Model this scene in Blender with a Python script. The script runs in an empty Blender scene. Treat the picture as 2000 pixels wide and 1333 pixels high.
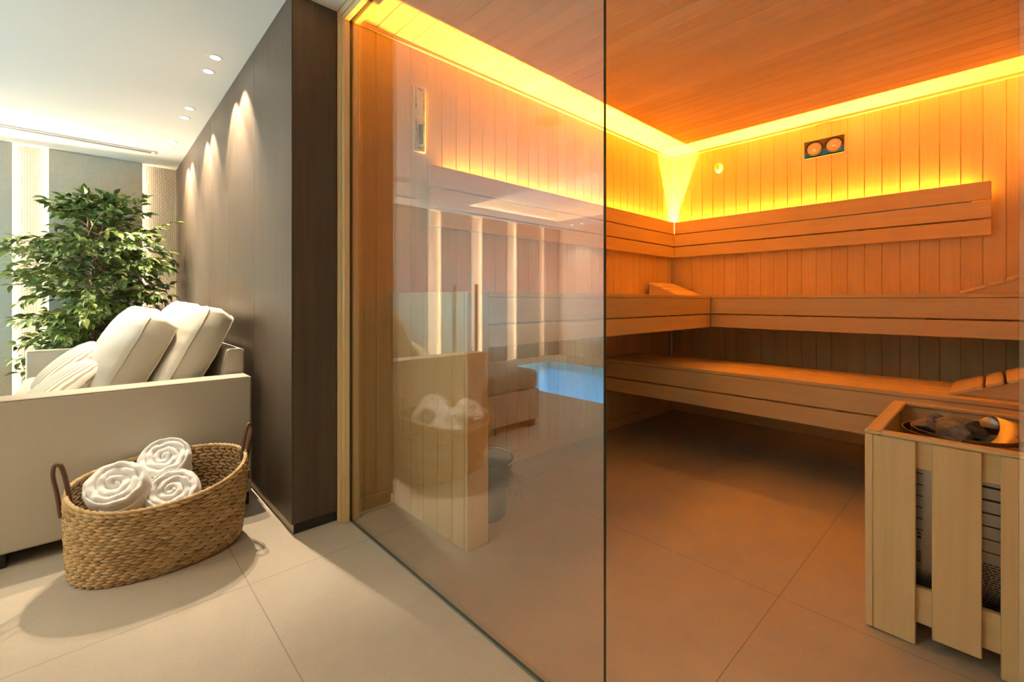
import bpy, bmesh, math, random
from mathutils import Vector, Matrix, noise
random.seed(7)
R = math.radians
scene = bpy.context.scene
col = scene.collection

# ------------------------------------------------------------------ camera, world, exposure
camd = bpy.data.cameras.new('camera')
camd.sensor_width = 36.0
camd.lens = 881.0 / 2000.0 * 36.0
camd.shift_y = -(666.5 - 587.0) / 2000.0
camd.clip_start = 0.02
cam = bpy.data.objects.new('camera', camd)
col.objects.link(cam)
cam.location = (0, 0, 1.0)
cam.rotation_euler = (R(90), 0, R(47.03))
scene.camera = cam

world = bpy.data.worlds.new('world')
scene.world = world
world.use_nodes = True
world.node_tree.nodes['Background'].inputs[0].default_value = (1.0, 0.9, 0.78, 1)
world.node_tree.nodes['Background'].inputs[1].default_value = 0.05

vs = scene.view_settings
vs.view_transform = 'Standard'
vs.look = 'None'
vs.gamma = 1.0
vs.use_curve_mapping = False
vs.exposure = 0.0

# strengths of the room's lamps and the added fill (each lamp is built with its fitting further down)
AMBER = (1.0, 0.425, 0.035)
WARM = (1.0, 0.80, 0.56)
SOFTWARM = (1.0, 0.83, 0.62)
P_SAUNA = 21500.0       # LED strip behind the sauna backrests
P_SPOT = 135.0        # downlights beside the panelled wall
P_ROOM = 44.0        # other pool room downlights, including the added unseen fill ones
P_COVE = 260.0        # LED strip round the ceiling recess
P_GROOVE = 62.0
P_GROOVE_POOL = 1700.0      # LED strips in the far wall grooves
P_POOL = 85.0        # underwater lamps

# ------------------------------------------------------------------ materials
def mat(name):
    m = bpy.data.materials.new(name)
    m.use_nodes = True
    return m, m.node_tree.nodes, m.node_tree.links, m.node_tree.nodes['Principled BSDF']

def plain(name, c, rough=0.5, metal=0.0, spec=0.5, **kw):
    m, n, l, b = mat(name)
    b.inputs['Base Color'].default_value = (*c, 1)
    b.inputs['Roughness'].default_value = rough
    b.inputs['Metallic'].default_value = metal
    b.inputs['Specular IOR Level'].default_value = spec
    for k, v in kw.items():
        b.inputs[k.replace('_', ' ')].default_value = v
    return m

def emit(name, c, s):
    m, n, l, b = mat(name)
    n.remove(b)
    e = n.new('ShaderNodeEmission')
    e.inputs[0].default_value = (*c, 1)
    e.inputs[1].default_value = s
    l.new(e.outputs[0], n['Material Output'].inputs[0])
    return m

def N(n, t, **kw):
    o = n.new(t)
    for k, v in kw.items():
        setattr(o, k, v)
    return o

def mapping(n, l, src, scale, loc=(0, 0, 0)):
    m = n.new('ShaderNodeMapping')
    m.inputs['Scale'].default_value = scale
    m.inputs['Location'].default_value = loc
    l.new(src, m.inputs['Vector'])
    return m.outputs[0]

def noise_tex(n, l, vec, scale, detail=3.0, rough=0.5, dist=0.0):
    t = n.new('ShaderNodeTexNoise')
    t.inputs['Scale'].default_value = scale
    t.inputs['Detail'].default_value = detail
    t.inputs['Roughness'].default_value = rough
    t.inputs['Distortion'].default_value = dist
    if vec is not None:
        l.new(vec, t.inputs['Vector'])
    return t.outputs[0]

def ramp(n, l, fac, stops):
    r = n.new('ShaderNodeValToRGB')
    e = r.color_ramp.elements
    while len(e) > 1:
        e.remove(e[-1])
    e[0].position = stops[0][0]
    e[0].color = (*stops[0][1], 1)
    for p, c in stops[1:]:
        q = e.new(p)
        q.color = (*c, 1)
    l.new(fac, r.inputs[0])
    return r.outputs[0]

def mixc(n, l, fac, a, b, mode='MIX'):
    m = n.new('ShaderNodeMix')
    m.data_type = 'RGBA'
    m.blend_type = mode
    for sock, v in ((m.inputs[0], fac), (m.inputs[6], a), (m.inputs[7], b)):
        if isinstance(v, (int, float)):
            sock.default_value = v
        elif isinstance(v, tuple):
            sock.default_value = (*v, 1)
        else:
            l.new(v, sock)
    return m.outputs[2]

def math_n(n, l, op, a, b=None, c=None):
    m = n.new('ShaderNodeMath')
    m.operation = op
    for i, v in enumerate((a, b, c)):
        if v is None:
            continue
        if isinstance(v, (int, float)):
            m.inputs[i].default_value = v
        else:
            l.new(v, m.inputs[i])
    return m.outputs[0]

def bump(n, l, b, h, strength=0.3, dist=0.002):
    k = n.new('ShaderNodeBump')
    k.inputs['Strength'].default_value = strength
    k.inputs['Distance'].default_value = dist
    l.new(h, k.inputs['Height'])
    l.new(k.outputs[0], b.inputs['Normal'])

def attr(n, name):
    a = n.new('ShaderNodeAttribute')
    a.attribute_name = name
    return a

def wood_mat(name, dark, mid, light, rough=0.55, streak=26.0, fine=120.0, tintamt=0.25, spec=0.3):
    m, n, l, b = mat(name)
    g = attr(n, 'grain').outputs['Vector']
    t = attr(n, 'tint').outputs['Fac']
    n1 = noise_tex(n, l, mapping(n, l, g, (1.1, streak, streak)), 1.0, 4.0, 0.55, 0.4)
    n2 = noise_tex(n, l, mapping(n, l, g, (4.0, fine, fine)), 1.0, 3.0, 0.6)
    n3 = noise_tex(n, l, mapping(n, l, g, (0.8, 5.0, 5.0)), 1.0, 2.0, 0.5, 0.8)
    f = math_n(n, l, 'MULTIPLY_ADD', n2, 0.35, math_n(n, l, 'MULTIPLY', n1, 0.45))
    f = math_n(n, l, 'MULTIPLY_ADD', n3, 0.3, f)
    f = math_n(n, l, 'ADD', f, math_n(n, l, 'MULTIPLY', math_n(n, l, 'SUBTRACT', t, 0.5), tintamt))
    c = ramp(n, l, f, [(0.25, dark), (0.52, mid), (0.8, light)])
    l.new(c, b.inputs['Base Color'])
    b.inputs['Roughness'].default_value = rough
    b.inputs['Specular IOR Level'].default_value = spec
    bump(n, l, b, n2, 0.12, 0.001)
    return m

M = {}
M['wood'] = wood_mat('pale_aspen', (0.63, 0.435, 0.205), (0.72, 0.52, 0.265), (0.80, 0.61, 0.34))
M['darkwood'] = wood_mat('dark_oak_veneer', (0.036, 0.024, 0.015), (0.070, 0.048, 0.030), (0.108, 0.076, 0.05),
                         rough=0.5, streak=60, fine=260, tintamt=0.12, spec=0.5)
M['paint'] = plain('ceiling_paint', (0.83, 0.77, 0.66), 0.9, spec=0.1)
M['endpaint'] = plain('end_wall_plaster', (0.66, 0.58, 0.47), 0.85, spec=0.1)
M['black'] = plain('black_lacquer', (0.012, 0.011, 0.010), 0.45)
M['blackmetal'] = plain('black_metal', (0.02, 0.02, 0.02), 0.4, 0.6)
M['bronze'] = plain('bronze_metal', (0.34, 0.265, 0.165), 0.36, 1.0)
M['steel'] = plain('brushed_steel', (0.42, 0.40, 0.37), 0.34, 1.0)
M['steelrim'] = plain('steel_rim', (0.45, 0.40, 0.33), 0.35, 1.0)
M['white_plastic'] = plain('white_plastic', (0.78, 0.74, 0.66), 0.4)
M['sensor'] = plain('sensor_plastic', (0.86, 0.80, 0.70), 0.35)
M['leather'] = plain('brown_leather', (0.105, 0.045, 0.022), 0.42)
M['darkgrey'] = plain('dark_grey_plastic', (0.018, 0.019, 0.021), 0.55)
M['ink'] = plain('black_ink', (0.02, 0.018, 0.016), 0.6)
M['sand'] = plain('grey_sand', (0.075, 0.09, 0.095), 0.9)
M['piping'] = plain('seam_thread', (0.66, 0.58, 0.46), 0.8)
M['seamdark'] = plain('dark_seam_thread', (0.30, 0.27, 0.22), 0.9)  # darker thread along the sofa seams
M['speaker'] = plain('speaker_grille', (0.42, 0.38, 0.32), 0.9)
M['pool_tile'] = plain('pool_mosaic', (0.34, 0.74, 0.90), 0.5)
M['bark'] = plain('ficus_bark', (0.20, 0.135, 0.085), 0.85)
M['soil'] = plain('dark_soil', (0.03, 0.022, 0.016), 0.95)
M['pot'] = plain('grey_planter', (0.18, 0.17, 0.155), 0.6)
M['tan_label'] = plain('tan_leather_tag', (0.30, 0.17, 0.08), 0.6)
M['thermo_face'] = plain('dial_face', (0.46, 0.40, 0.36), 0.7, spec=0.1)
M['thermo_top'] = plain('dial_plate_dark', (0.035, 0.026, 0.026), 0.8, spec=0.1)
M['dial_rim'] = plain('dial_rim_black', (0.008, 0.007, 0.006), 0.85, spec=0.05)
M['thermo_blue'] = plain('dial_plate_blue', (0.0, 0.10, 0.85), 0.8, spec=0.05)
M['thermo_grey'] = plain('dial_plate_greyblue', (0.045, 0.075, 0.30), 0.8, spec=0.05)
M['sticker'] = plain('white_sticker', (0.80, 0.78, 0.78), 0.5)
M['stickerred'] = plain('red_sticker_mark', (0.55, 0.05, 0.10), 0.5)
M['stickerviolet'] = plain('violet_sticker_mark', (0.45, 0.28, 0.60), 0.5)
M['brass'] = plain('pale_needle', (0.85, 0.70, 0.45), 0.4)
M['led_amber'] = emit('amber_led', AMBER, P_SAUNA)
M['led_groove'] = emit('warm_led_groove', SOFTWARM, P_GROOVE)
M['led_groove_pool'] = emit('warm_led_groove_pool_end', SOFTWARM, P_GROOVE_POOL)
M['led_cove'] = emit('warm_led_cove', (1.0, 0.82, 0.62), P_COVE)
M['lamp_lens'] = emit('downlight_lens', (1.0, 0.90, 0.75), 14.0)
M['pool_lens'] = emit('pool_lamp_lens', (0.5, 0.85, 1.0), 6.0)

# floor: pale limestone tiles with thin joints
m, n, l, b = mat('limestone_tile')
geo = n.new('ShaderNodeNewGeometry')
sep = n.new('ShaderNodeSeparateXYZ')
l.new(geo.outputs['Position'], sep.inputs[0])
def joint(sock, off, pitch, w):
    q = math_n(n, l, 'DIVIDE', math_n(n, l, 'SUBTRACT', sock, off), pitch)
    q = math_n(n, l, 'ABSOLUTE', math_n(n, l, 'SUBTRACT', math_n(n, l, 'FRACT', math_n(n, l, 'ADD', q, 20.5)), 0.5))
    return math_n(n, l, 'LESS_THAN', q, w / pitch / 2)
jx = joint(sep.outputs[0], -1.79, 1.29, 0.0028)
jy = joint(sep.outputs[1], 0.405, 1.29, 0.0028)
j = math_n(n, l, 'MAXIMUM', jx, jy)
pos = geo.outputs['Position']
s1 = noise_tex(n, l, pos, 3.0, 5.0, 0.6)
s2 = noise_tex(n, l, mapping(n, l, pos, (60, 85, 60)), 1.0, 5.0, 0.75, 0.3)
s3 = noise_tex(n, l, mapping(n, l, pos, (130, 95, 100)), 1.0, 2.0, 0.6)
c = ramp(n, l, s1, [(0.3, (0.43, 0.375, 0.295)), (0.7, (0.50, 0.445, 0.36))])
c = mixc(n, l, ramp(n, l, s2, [(0.58, (0, 0, 0)), (0.80, (1, 1, 1))]), c, (0.56, 0.505, 0.415))
c = mixc(n, l, ramp(n, l, s3, [(0.22, (1, 1, 1)), (0.42, (0, 0, 0))]), c, (0.40, 0.34, 0.26))
c = mixc(n, l, j, c, (0.27, 0.24, 0.19))
l.new(c, b.inputs['Base Color'])
b.inputs['Roughness'].default_value = 0.62
b.inputs['Specular IOR Level'].default_value = 0.3
M['floor'] = m

# smooth grey stone slabs on the far wall
m, n, l, b = mat('grey_stone_slab')
geo = n.new('ShaderNodeNewGeometry')
s1 = noise_tex(n, l, geo.outputs['Position'], 4.0, 5.0, 0.6)
s2 = noise_tex(n, l, geo.outputs['Position'], 60.0, 3.0, 0.6)
c = ramp(n, l, s1, [(0.3, (0.56, 0.51, 0.40)), (0.7, (0.65, 0.595, 0.475))])
c = mixc(n, l, 0.12, c, ramp(n, l, s2, [(0.35, (0.2, 0.2, 0.17)), (0.65, (0.6, 0.6, 0.5))]))
l.new(c, b.inputs['Base Color'])
b.inputs['Roughness'].default_value = 0.75
M['slab'] = m

# woven/brick-like relief stone in the grooves
m, n, l, b = mat('relief_stone')
geo = n.new('ShaderNodeNewGeometry')
sep = n.new('ShaderNodeSeparateXYZ')
l.new(geo.outputs['Position'], sep.inputs[0])
cmb = n.new('ShaderNodeCombineXYZ')
l.new(sep.outputs[2], cmb.inputs[0])
l.new(sep.outputs[1], cmb.inputs[1])
br = n.new('ShaderNodeTexBrick')
br.inputs['Scale'].default_value = 1.0
br.inputs['Brick Width'].default_value = 0.042
br.inputs['Row Height'].default_value = 0.0165
br.inputs['Mortar Size'].default_value = 0.0032
br.inputs['Mortar Smooth'].default_value = 0.6
br.inputs['Color1'].default_value = (0.9, 0.9, 0.9, 1)
br.inputs['Color2'].default_value = (0.55, 0.55, 0.55, 1)
br.inputs['Mortar'].default_value = (0, 0, 0, 1)
dn = noise_tex(n, l, cmb.outputs[0], 30.0, 2.0)
vadd = n.new('ShaderNodeVectorMath')
vadd.operation = 'MULTIPLY_ADD'
l.new(dn, vadd.inputs[0])
vadd.inputs[1].default_value = (0.012, 0.006, 0)
l.new(cmb.outputs[0], vadd.inputs[2])
l.new(vadd.outputs[0], br.inputs['Vector'])
c = mixc(n, l, br.outputs['Color'], (0.50, 0.41, 0.31), (0.76, 0.67, 0.54))
l.new(c, b.inputs['Base Color'])
b.inputs['Roughness'].default_value = 0.85
bump(n, l, b, br.outputs['Color'], 1.0, 0.008)
M['stone'] = m

def fabric(name, c1, c2, scale=420.0):
    m, n, l, b = mat(name)
    g = attr(n, 'grain').outputs['Vector']
    sp_ = n.new('ShaderNodeSeparateXYZ')
    l.new(g, sp_.inputs[0])
    k_ = 2 * math.pi / (2.0 / scale)
    sn = [math_n(n, l, 'SINE', math_n(n, l, 'MULTIPLY', sp_.outputs[i_], k_)) for i_ in range(3)]
    pr_ = [math_n(n, l, 'MULTIPLY', sn[a_], sn[b_]) for a_, b_ in ((0, 1), (1, 2), (0, 2))]
    wv_ = math_n(n, l, 'MULTIPLY_ADD', math_n(n, l, 'ADD', math_n(n, l, 'ADD', pr_[0], pr_[1]), pr_[2]), 0.4, 0.5)
    nz = noise_tex(n, l, mapping(n, l, g, (1, 1, 1)), scale, 2.0, 0.5)
    f = math_n(n, l, 'MULTIPLY_ADD', wv_, 0.55, math_n(n, l, 'MULTIPLY', nz, 0.45))
    c = mixc(n, l, f, c1, c2)
    l.new(c, b.inputs['Base Color'])
    b.inputs['Roughness'].default_value = 0.9
    b.inputs['Specular IOR Level'].default_value = 0.15
    b.inputs['Sheen Weight'].default_value = 0.15
    bump(n, l, b, f, 0.35, 0.001)
    return m
M['sofa'] = fabric('sofa_weave', (0.43, 0.385, 0.305), (0.58, 0.525, 0.43))
M['cushion'] = fabric('cushion_weave', (0.55, 0.505, 0.42), (0.68, 0.635, 0.54), 500)
M['ottoman'] = M['sofa']

# striped linen of the small pillows
m, n, l, b = mat('striped_linen')
g = attr(n, 'grain').outputs['Vector']
sep = n.new('ShaderNodeSeparateXYZ')
l.new(g, sep.inputs[0])
ph = math_n(n, l, 'FRACT', math_n(n, l, 'ADD', math_n(n, l, 'DIVIDE', sep.outputs[0], 0.030), 10.25))
st = math_n(n, l, 'LESS_THAN', ph, 0.40)
nz = noise_tex(n, l, g, 400.0, 2.0)
c = mixc(n, l, st, (0.76, 0.71, 0.61), (0.36, 0.31, 0.24))
c = mixc(n, l, math_n(n, l, 'MULTIPLY', nz, 0.2), c, (0.5, 0.45, 0.36))
l.new(c, b.inputs['Base Color'])
b.inputs['Roughness'].default_value = 0.9
b.inputs['Specular IOR Level'].default_value = 0.1
bump(n, l, b, nz, 0.3, 0.001)
M['stripe'] = m

# white terry
m, n, l, b = mat('white_terry')
g = attr(n, 'grain').outputs['Vector']
nz = noise_tex(n, l, g, 350.0, 3.0, 0.7)
c = mixc(n, l, nz, (0.78, 0.775, 0.76), (0.92, 0.915, 0.90))
l.new(c, b.inputs['Base Color'])
b.inputs['Roughness'].default_value = 0.95
b.inputs['Specular IOR Level'].default_value = 0.05
b.inputs['Sheen Weight'].default_value = 0.3
bump(n, l, b, nz, 0.5, 0.002)
M['towel'] = m

# seagrass strokes
m, n, l, b = mat('plaited_seagrass')
t = attr(n, 'tint').outputs['Fac']
g = attr(n, 'grain').outputs['Vector']
nz = noise_tex(n, l, mapping(n, l, g, (30, 260, 260)), 1.0, 3.0, 0.6)
f = math_n(n, l, 'MULTIPLY_ADD', nz, 0.5, math_n(n, l, 'MULTIPLY', t, 0.6))
c = ramp(n, l, f, [(0.1, (0.20, 0.105, 0.04)), (0.35, (0.42, 0.265, 0.115)), (0.7, (0.56, 0.385, 0.19)), (0.95, (0.66, 0.49, 0.28))])
l.new(c, b.inputs['Base Color'])
b.inputs['Roughness'].default_value = 0.6
b.inputs['Specular IOR Level'].default_value = 0.35
M['seagrass'] = m
M['seagrass_core'] = plain('seagrass_core', (0.12, 0.062, 0.025), 0.9)

# leaves
m, n, l, b = mat('ficus_leaf')
t = attr(n, 'tint').outputs['Fac']
c = ramp(n, l, t, [(0.0, (0.03, 0.07, 0.025)), (0.4, (0.085, 0.155, 0.035)), (0.75, (0.18, 0.25, 0.05)), (1.0, (0.36, 0.42, 0.11))])
l.new(c, b.inputs['Base Color'])
b.inputs['Roughness'].default_value = 0.38
b.inputs['Specular IOR Level'].default_value = 0.5
M['leaf'] = m

# sauna stones
m, n, l, b = mat('grey_sauna_stone')
g = attr(n, 'grain').outputs['Vector']
s1 = noise_tex(n, l, g, 18.0, 6.0, 0.7)
s2 = noise_tex(n, l, g, 120.0, 4.0, 0.7)
f = math_n(n, l, 'MULTIPLY_ADD', s2, 0.4, math_n(n, l, 'MULTIPLY', s1, 0.6))
c = ramp(n, l, f, [(0.3, (0.07, 0.065, 0.06)), (0.6, (0.20, 0.18, 0.16)), (0.75, (0.34, 0.31, 0.28))])
l.new(c, b.inputs['Base Color'])
b.inputs['Roughness'].default_value = 0.85
bump(n, l, b, f, 0.9, 0.006)
M['rock'] = m

# clear glass: transparent and mirror parts shared by the Fresnel law, same from both sides of a face
def glass_mat(name, tint, ior=2.12):
    m, n, l, b = mat(name)
    n.remove(b)
    geo = n.new('ShaderNodeNewGeometry')
    mx = n.new('ShaderNodeMix'); mx.data_type = 'FLOAT'
    l.new(geo.outputs['Backfacing'], mx.inputs[0])
    mx.inputs[2].default_value = ior
    mx.inputs[3].default_value = 1.0 / ior
    fr = n.new('ShaderNodeFresnel')
    l.new(mx.outputs[0], fr.inputs['IOR'])
    tr = n.new('ShaderNodeBsdfTransparent')
    tr.inputs[0].default_value = (*tint, 1)
    gl = n.new('ShaderNodeBsdfGlossy')
    gl.inputs['Roughness'].default_value = 0.0
    mix = n.new('ShaderNodeMixShader')
    l.new(fr.outputs[0], mix.inputs[0])
    l.new(tr.outputs[0], mix.inputs[1])
    l.new(gl.outputs[0], mix.inputs[2])
    l.new(mix.outputs[0], n['Material Output'].inputs[0])
    return m
M['glass'] = glass_mat('clear_glass', (0.985, 0.992, 0.988))
M['vial'] = glass_mat('vial_glass', (0.95, 0.95, 0.94), 1.45)
M['glass_edge'] = plain('green_glass_edge', (0.012, 0.045, 0.036), 0.15)
M['seal'] = plain('clear_silicone', (0.16, 0.18, 0.15), 0.3)
M['water'] = glass_mat('pool_water', (0.78, 0.95, 1.0), 1.33)
M['film'] = glass_mat('plastic_film', (0.90, 0.89, 0.87), 1.5)

# ------------------------------------------------------------------ mesh builder
class MB:
    def __init__(self):
        self.v = []; self.f = []; self.g = []; self.t = []; self.mi = []
    def add(self, vs, fs, g=None, t=None, mi=0):
        o = len(self.v)
        self.v += [Vector(p) for p in vs]
        self.f += [tuple(i + o for i in q) for q in fs]
        self.mi += [mi] * len(fs)
        self.g += [Vector(p) for p in (g if g is not None else vs)]
        if t is None:
            t = random.random()
        self.t += (t if isinstance(t, list) else [t] * len(vs))
    def box(self, x0, x1, y0, y1, z0, z1, b=0.002, axis='x', t=None, mi=0, mtx=None):
        c = ((x0 + x1) / 2, (y0 + y1) / 2, (z0 + z1) / 2)
        h = (abs(x1 - x0) / 2, abs(y1 - y0) / 2, abs(z1 - z0) / 2)
        b = min(b, min(h) * 0.49)
        vs = []; idx = {}
        sg = [(sx, sy, sz) for sx in (-1, 1) for sy in (-1, 1) for sz in (-1, 1)]
        for s in sg:
            for a in range(3):
                p = [c[k] + s[k] * (h[k] if k == a else h[k] - b) for k in range(3)]
                idx[(s, a)] = len(vs)
                vs.append(p)
        fs = []
        for a in range(3):
            o = [k for k in range(3) if k != a]
            for sa in (-1, 1):
                q = []
                for (p, r) in ((-1, -1), (1, -1), (1, 1), (-1, 1)):
                    s = [0, 0, 0]; s[a] = sa; s[o[0]] = p; s[o[1]] = r
                    q.append(idx[(tuple(s), a)])
                fs.append(q)
            # edges running along axis a
            for p in (-1, 1):
                for r in (-1, 1):
                    s0 = [0, 0, 0]; s0[a] = -1; s0[o[0]] = p; s0[o[1]] = r
                    s1 = list(s0); s1[a] = 1
                    s0 = tuple(s0); s1 = tuple(s1)
                    fs.append([idx[(s0, o[0])], idx[(s1, o[0])], idx[(s1, o[1])], idx[(s0, o[1])]])
        for s in sg:
            fs.append([idx[(s, 0)], idx[(s, 1)], idx[(s, 2)]])
        off = Vector((random.uniform(-9, 9), random.uniform(-9, 9), random.uniform(-9, 9)))
        od = {'x': (0, 1, 2), 'y': (1, 0, 2), 'z': (2, 0, 1)}[axis]
        g = [Vector((p[od[0]], p[od[1]], p[od[2]])) + off for p in vs]
        if mtx is not None:
            vs = [mtx @ Vector(p) for p in vs]
        self.add(vs, fs, g, t, mi)
    def tube(self, path, r, n=10, t=None, mi=0, flat=1.0, cap=True, up=None, closed=False):
        path = [Vector(p) for p in path]
        vs = []; k = len(path); prev = None; gs = []; acc = 0.0
        for i, p in enumerate(path):
            if closed:
                d = path[(i + 1) % k] - path[i - 1]
            else:
                d = path[min(i + 1, k - 1)] - path[max(i - 1, 0)]
            d.normalize()
            if prev is None:
                ref = Vector(up) if up else (Vector((0, 0, 1)) if abs(d.z) < 0.9 else Vector((1, 0, 0)))
            else:
                ref = prev
            a = (ref - d * ref.dot(d)).normalized()
            prev = a
            bb = d.cross(a)
            rr = r[i] if isinstance(r, (list, tuple)) else r
            if i:
                acc += (path[i] - path[i - 1]).length
            for q in range(n):
                w = 2 * math.pi * q / n
                vs.append(p + a * math.cos(w) * rr + bb * math.sin(w) * rr * flat)
                gs.append(Vector((acc, math.cos(w) * rr, math.sin(w) * rr)))
        fs = []
        for i in range(k if closed else k - 1):
            for q in range(n):
                i2 = (i + 1) % k
                fs.append([i * n + q, i * n + (q + 1) % n, i2 * n + (q + 1) % n, i2 * n + q])
        if cap and not closed:
            fs.append(list(range(n))[::-1])
            fs.append([(k - 1) * n + q for q in range(n)])
        self.add(vs, fs, gs, t, mi)
    def lathe(self, prof, c, n=32, t=None, mi=0, mtx=None, close=False):
        vs = []
        for (r, z) in prof:
            for q in range(n):
                w = 2 * math.pi * q / n
                vs.append(Vector((r * math.cos(w), r * math.sin(w), z)))
        fs = []
        k = len(prof)
        for i in range(k if close else k - 1):
            for q in range(n):
                j = (i + 1) % k
                fs.append([i * n + q, i * n + (q + 1) % n, j * n + (q + 1) % n, j * n + q])
        if not close:
            fs.append(list(range(n))[::-1])
            fs.append([(k - 1) * n + q for q in range(n)])
        if mtx is not None:
            vs = [mtx @ p for p in vs]
        vs = [p + Vector(c) for p in vs]
        self.add(vs, fs, None, t, mi)
    def build(self, name, mats, parent=None, org=None, smooth=True, angle=38, recalc=True):
        if org is None:
            org = ORG.get(parent.name, Vector((0, 0, 0))) if parent else Vector((0, 0, 0))
        org = Vector(org)
        me = bpy.data.meshes.new(name)
        me.from_pydata([tuple(p - org) for p in self.v], [], self.f)
        if recalc:
            bm = bmesh.new(); bm.from_mesh(me)
            bmesh.ops.recalc_face_normals(bm, faces=bm.faces)
            bm.to_mesh(me); bm.free()
        a = me.attributes.new('grain', 'FLOAT_VECTOR', 'POINT')
        a.data.foreach_set('vector', [x for p in self.g for x in p])
        a = me.attributes.new('tint', 'FLOAT', 'POINT')
        a.data.foreach_set('value', self.t)
        for k in (mats if isinstance(mats, (list, tuple)) else [mats]):
            me.materials.append(k)
        me.polygons.foreach_set('material_index', self.mi)
        if smooth:
            me.polygons.foreach_set('use_smooth', [True] * len(me.polygons))
            me.set_sharp_from_angle(angle=R(angle))
        me.update()
        o = bpy.data.objects.new(name, me)
        col.objects.link(o)
        if parent:
            o.parent = parent
            ORG[o.name] = org
        else:
            o.location = org
            ORG[o.name] = org
        return o
ORG = {}

def tag(o, label, cat, group=None):
    o['label'] = label
    o['category'] = cat
    if group:
        o['group'] = group
    return o

def thing(name, label, cat, loc=(0, 0, 0), group=None):
    o = bpy.data.objects.new(name, None)
    o.empty_display_size = 0.05
    col.objects.link(o)
    o.location = loc
    ORG[o.name] = Vector(loc)
    return tag(o, label, cat, group)

def struct(o, label=None, cat='wall'):
    o['kind'] = 'structure'
    if label:
        o['label'] = label
        o['category'] = cat
    return o

def root_struct(name, label, cat, loc=(0, 0, 0)):
    o = thing(name, label, cat, loc)
    o['kind'] = 'structure'
    return o

def B(name, m, parent, *a, **kw):
    q = MB(); q.box(*a, **kw)
    return q.build(name, m, parent)

def text_mesh(s, size):
    cu = bpy.data.curves.new('lettering', 'FONT')
    cu.body = s; cu.size = size; cu.align_x = 'CENTER'; cu.align_y = 'CENTER'
    cu.extrude = 0.0004
    ob = bpy.data.objects.new('lettering', cu)
    col.objects.link(ob)
    dg = bpy.context.evaluated_depsgraph_get()
    me = bpy.data.meshes.new_from_object(ob.evaluated_get(dg))
    vs = [Vector(v.co) for v in me.vertices]
    fs = [tuple(p.vertices) for p in me.polygons]
    bpy.data.objects.remove(ob); bpy.data.curves.remove(cu); bpy.data.meshes.remove(me)
    return vs, fs

# ------------------------------------------------------------------ key dimensions
XL, XR, YB, ZC = -2.035, 0.145, 3.903, 2.31      # sauna: left wall, right wall, back wall, ceiling
YG0, YG1 = 0.856, 0.867                          # glass front
YD, XD = 0.62, -2.037                            # dark panelled wall
XF = -5.56                                       # far wall slabs
YE = -4.62                                       # end wall of pool room
XW = 2.6                                         # side wall behind the camera
PIT = 0.0943

# ------------------------------------------------------------------ floor and pool
PX0, PX1, PY0, PY1 = -5.0, -2.3, -3.8, -1.9
q = MB()
for (x0, x1, y0, y1) in ((-5.8, PX0, YE - 0.1, 4.1), (PX1, XW + 0.1, YE - 0.1, 4.1), (PX0, PX1, YE - 0.1, PY0), (PX0, PX1, PY1, 4.1)):
    q.box(x0, x1, y0, y1, -0.12, 0.0, b=0.0)
fl = q.build('floor', M['floor'], smooth=False)
struct(fl, 'pale beige limestone tile floor of room and sauna', 'floor')

pool = root_struct('floor_pool', 'sunken swimming pool with glowing blue water, reflected in the glass', 'pool', (-2.8, -2.85, -0.6))
q = MB()
q.box(PX0 - 0.1, PX1 + 0.1, PY0 - 0.1, PY1 + 0.1, -1.35, -1.25, b=0.0)
q.box(PX0 - 0.1, PX0, PY0 - 0.1, PY1 + 0.1, -1.25, -0.121, b=0.0)
q.box(PX1, PX1 + 0.1, PY0 - 0.1, PY1 + 0.1, -1.25, -0.121, b=0.0)
q.box(PX0, PX1, PY0 - 0.1, PY0, -1.25, -0.121, b=0.0)
q.box(PX0, PX1, PY1, PY1 + 0.1, -1.25, -0.121, b=0.0)
q.build('basin', M['pool_tile'], pool, smooth=False)
q = MB()
q.add([(PX0, PY0, -0.045), (PX1, PY0, -0.045), (PX1, PY1, -0.045), (PX0, PY1, -0.045)], [(0, 1, 2, 3)])
q.build('water', M['water'], pool, smooth=False, recalc=False)
for x in (-4.5, -3.6, -2.8):
    for y, s in ((PY0, 1), (PY1, -1)):
        q = MB()
        q.lathe([(0.07, 0), (0.07, 0.012)], (x, y + s * 0.013, -0.6), 20, mtx=Matrix.Rotation(R(90 * s), 4, 'X'))
        q.build('underwater_lamp', M['pool_lens'], pool)
        ld = bpy.data.lights.new('underwater_light', 'AREA')
        ld.shape = 'DISK'; ld.size = 0.12; ld.energy = P_POOL / 8.0 * 4; ld.color = (0.42, 0.80, 1.0)
        lo = bpy.data.objects.new('underwater_light', ld)
        col.objects.link(lo); lo.parent = pool
        lo.location = Vector((x, y + s * 0.03, -0.6)) - Vector(pool.location)
        lo.rotation_euler = (R(90 * s), 0, 0)

# ------------------------------------------------------------------ room shell
# dark panelled wall (long face towards -Y, end face towards +X)
dw = root_struct('wall_panelled', 'dark oak panelled wall behind the sofa ending in a square corner', 'wall', (-3.8, 0.7, 0))
xs = [-5.64, -5.007, -4.407, -3.826, -3.248, -2.644, XD]
q = MB()
for a, c in zip(xs[:-1], xs[1:]):
    q.box(a + 0.0012, c - (0.0012 if c != XD else 0), YD, YD + 0.003, 0.045, ZC, b=0.0008, axis='z', t=random.uniform(0.3, 0.7))
q.box(-5.64, XD - 0.029, YD + 0.0032, 0.813, 0.045, ZC, b=0.0, axis='z', t=0.5)
q.build('wall_panel', M['darkwood'], dw)
q = MB()
q.box(XD - 0.028, XD, YD + 0.0032, 0.8125, 0.045, ZC, b=0.0012, axis='z', t=0.28)
q.build('end_panel', M['darkwood'], dw)
q = MB()
q.box(-5.6, XD - 0.006, YD + 0.008, YD + 0.011, 0.0, 0.0448, b=0.001)
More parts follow.
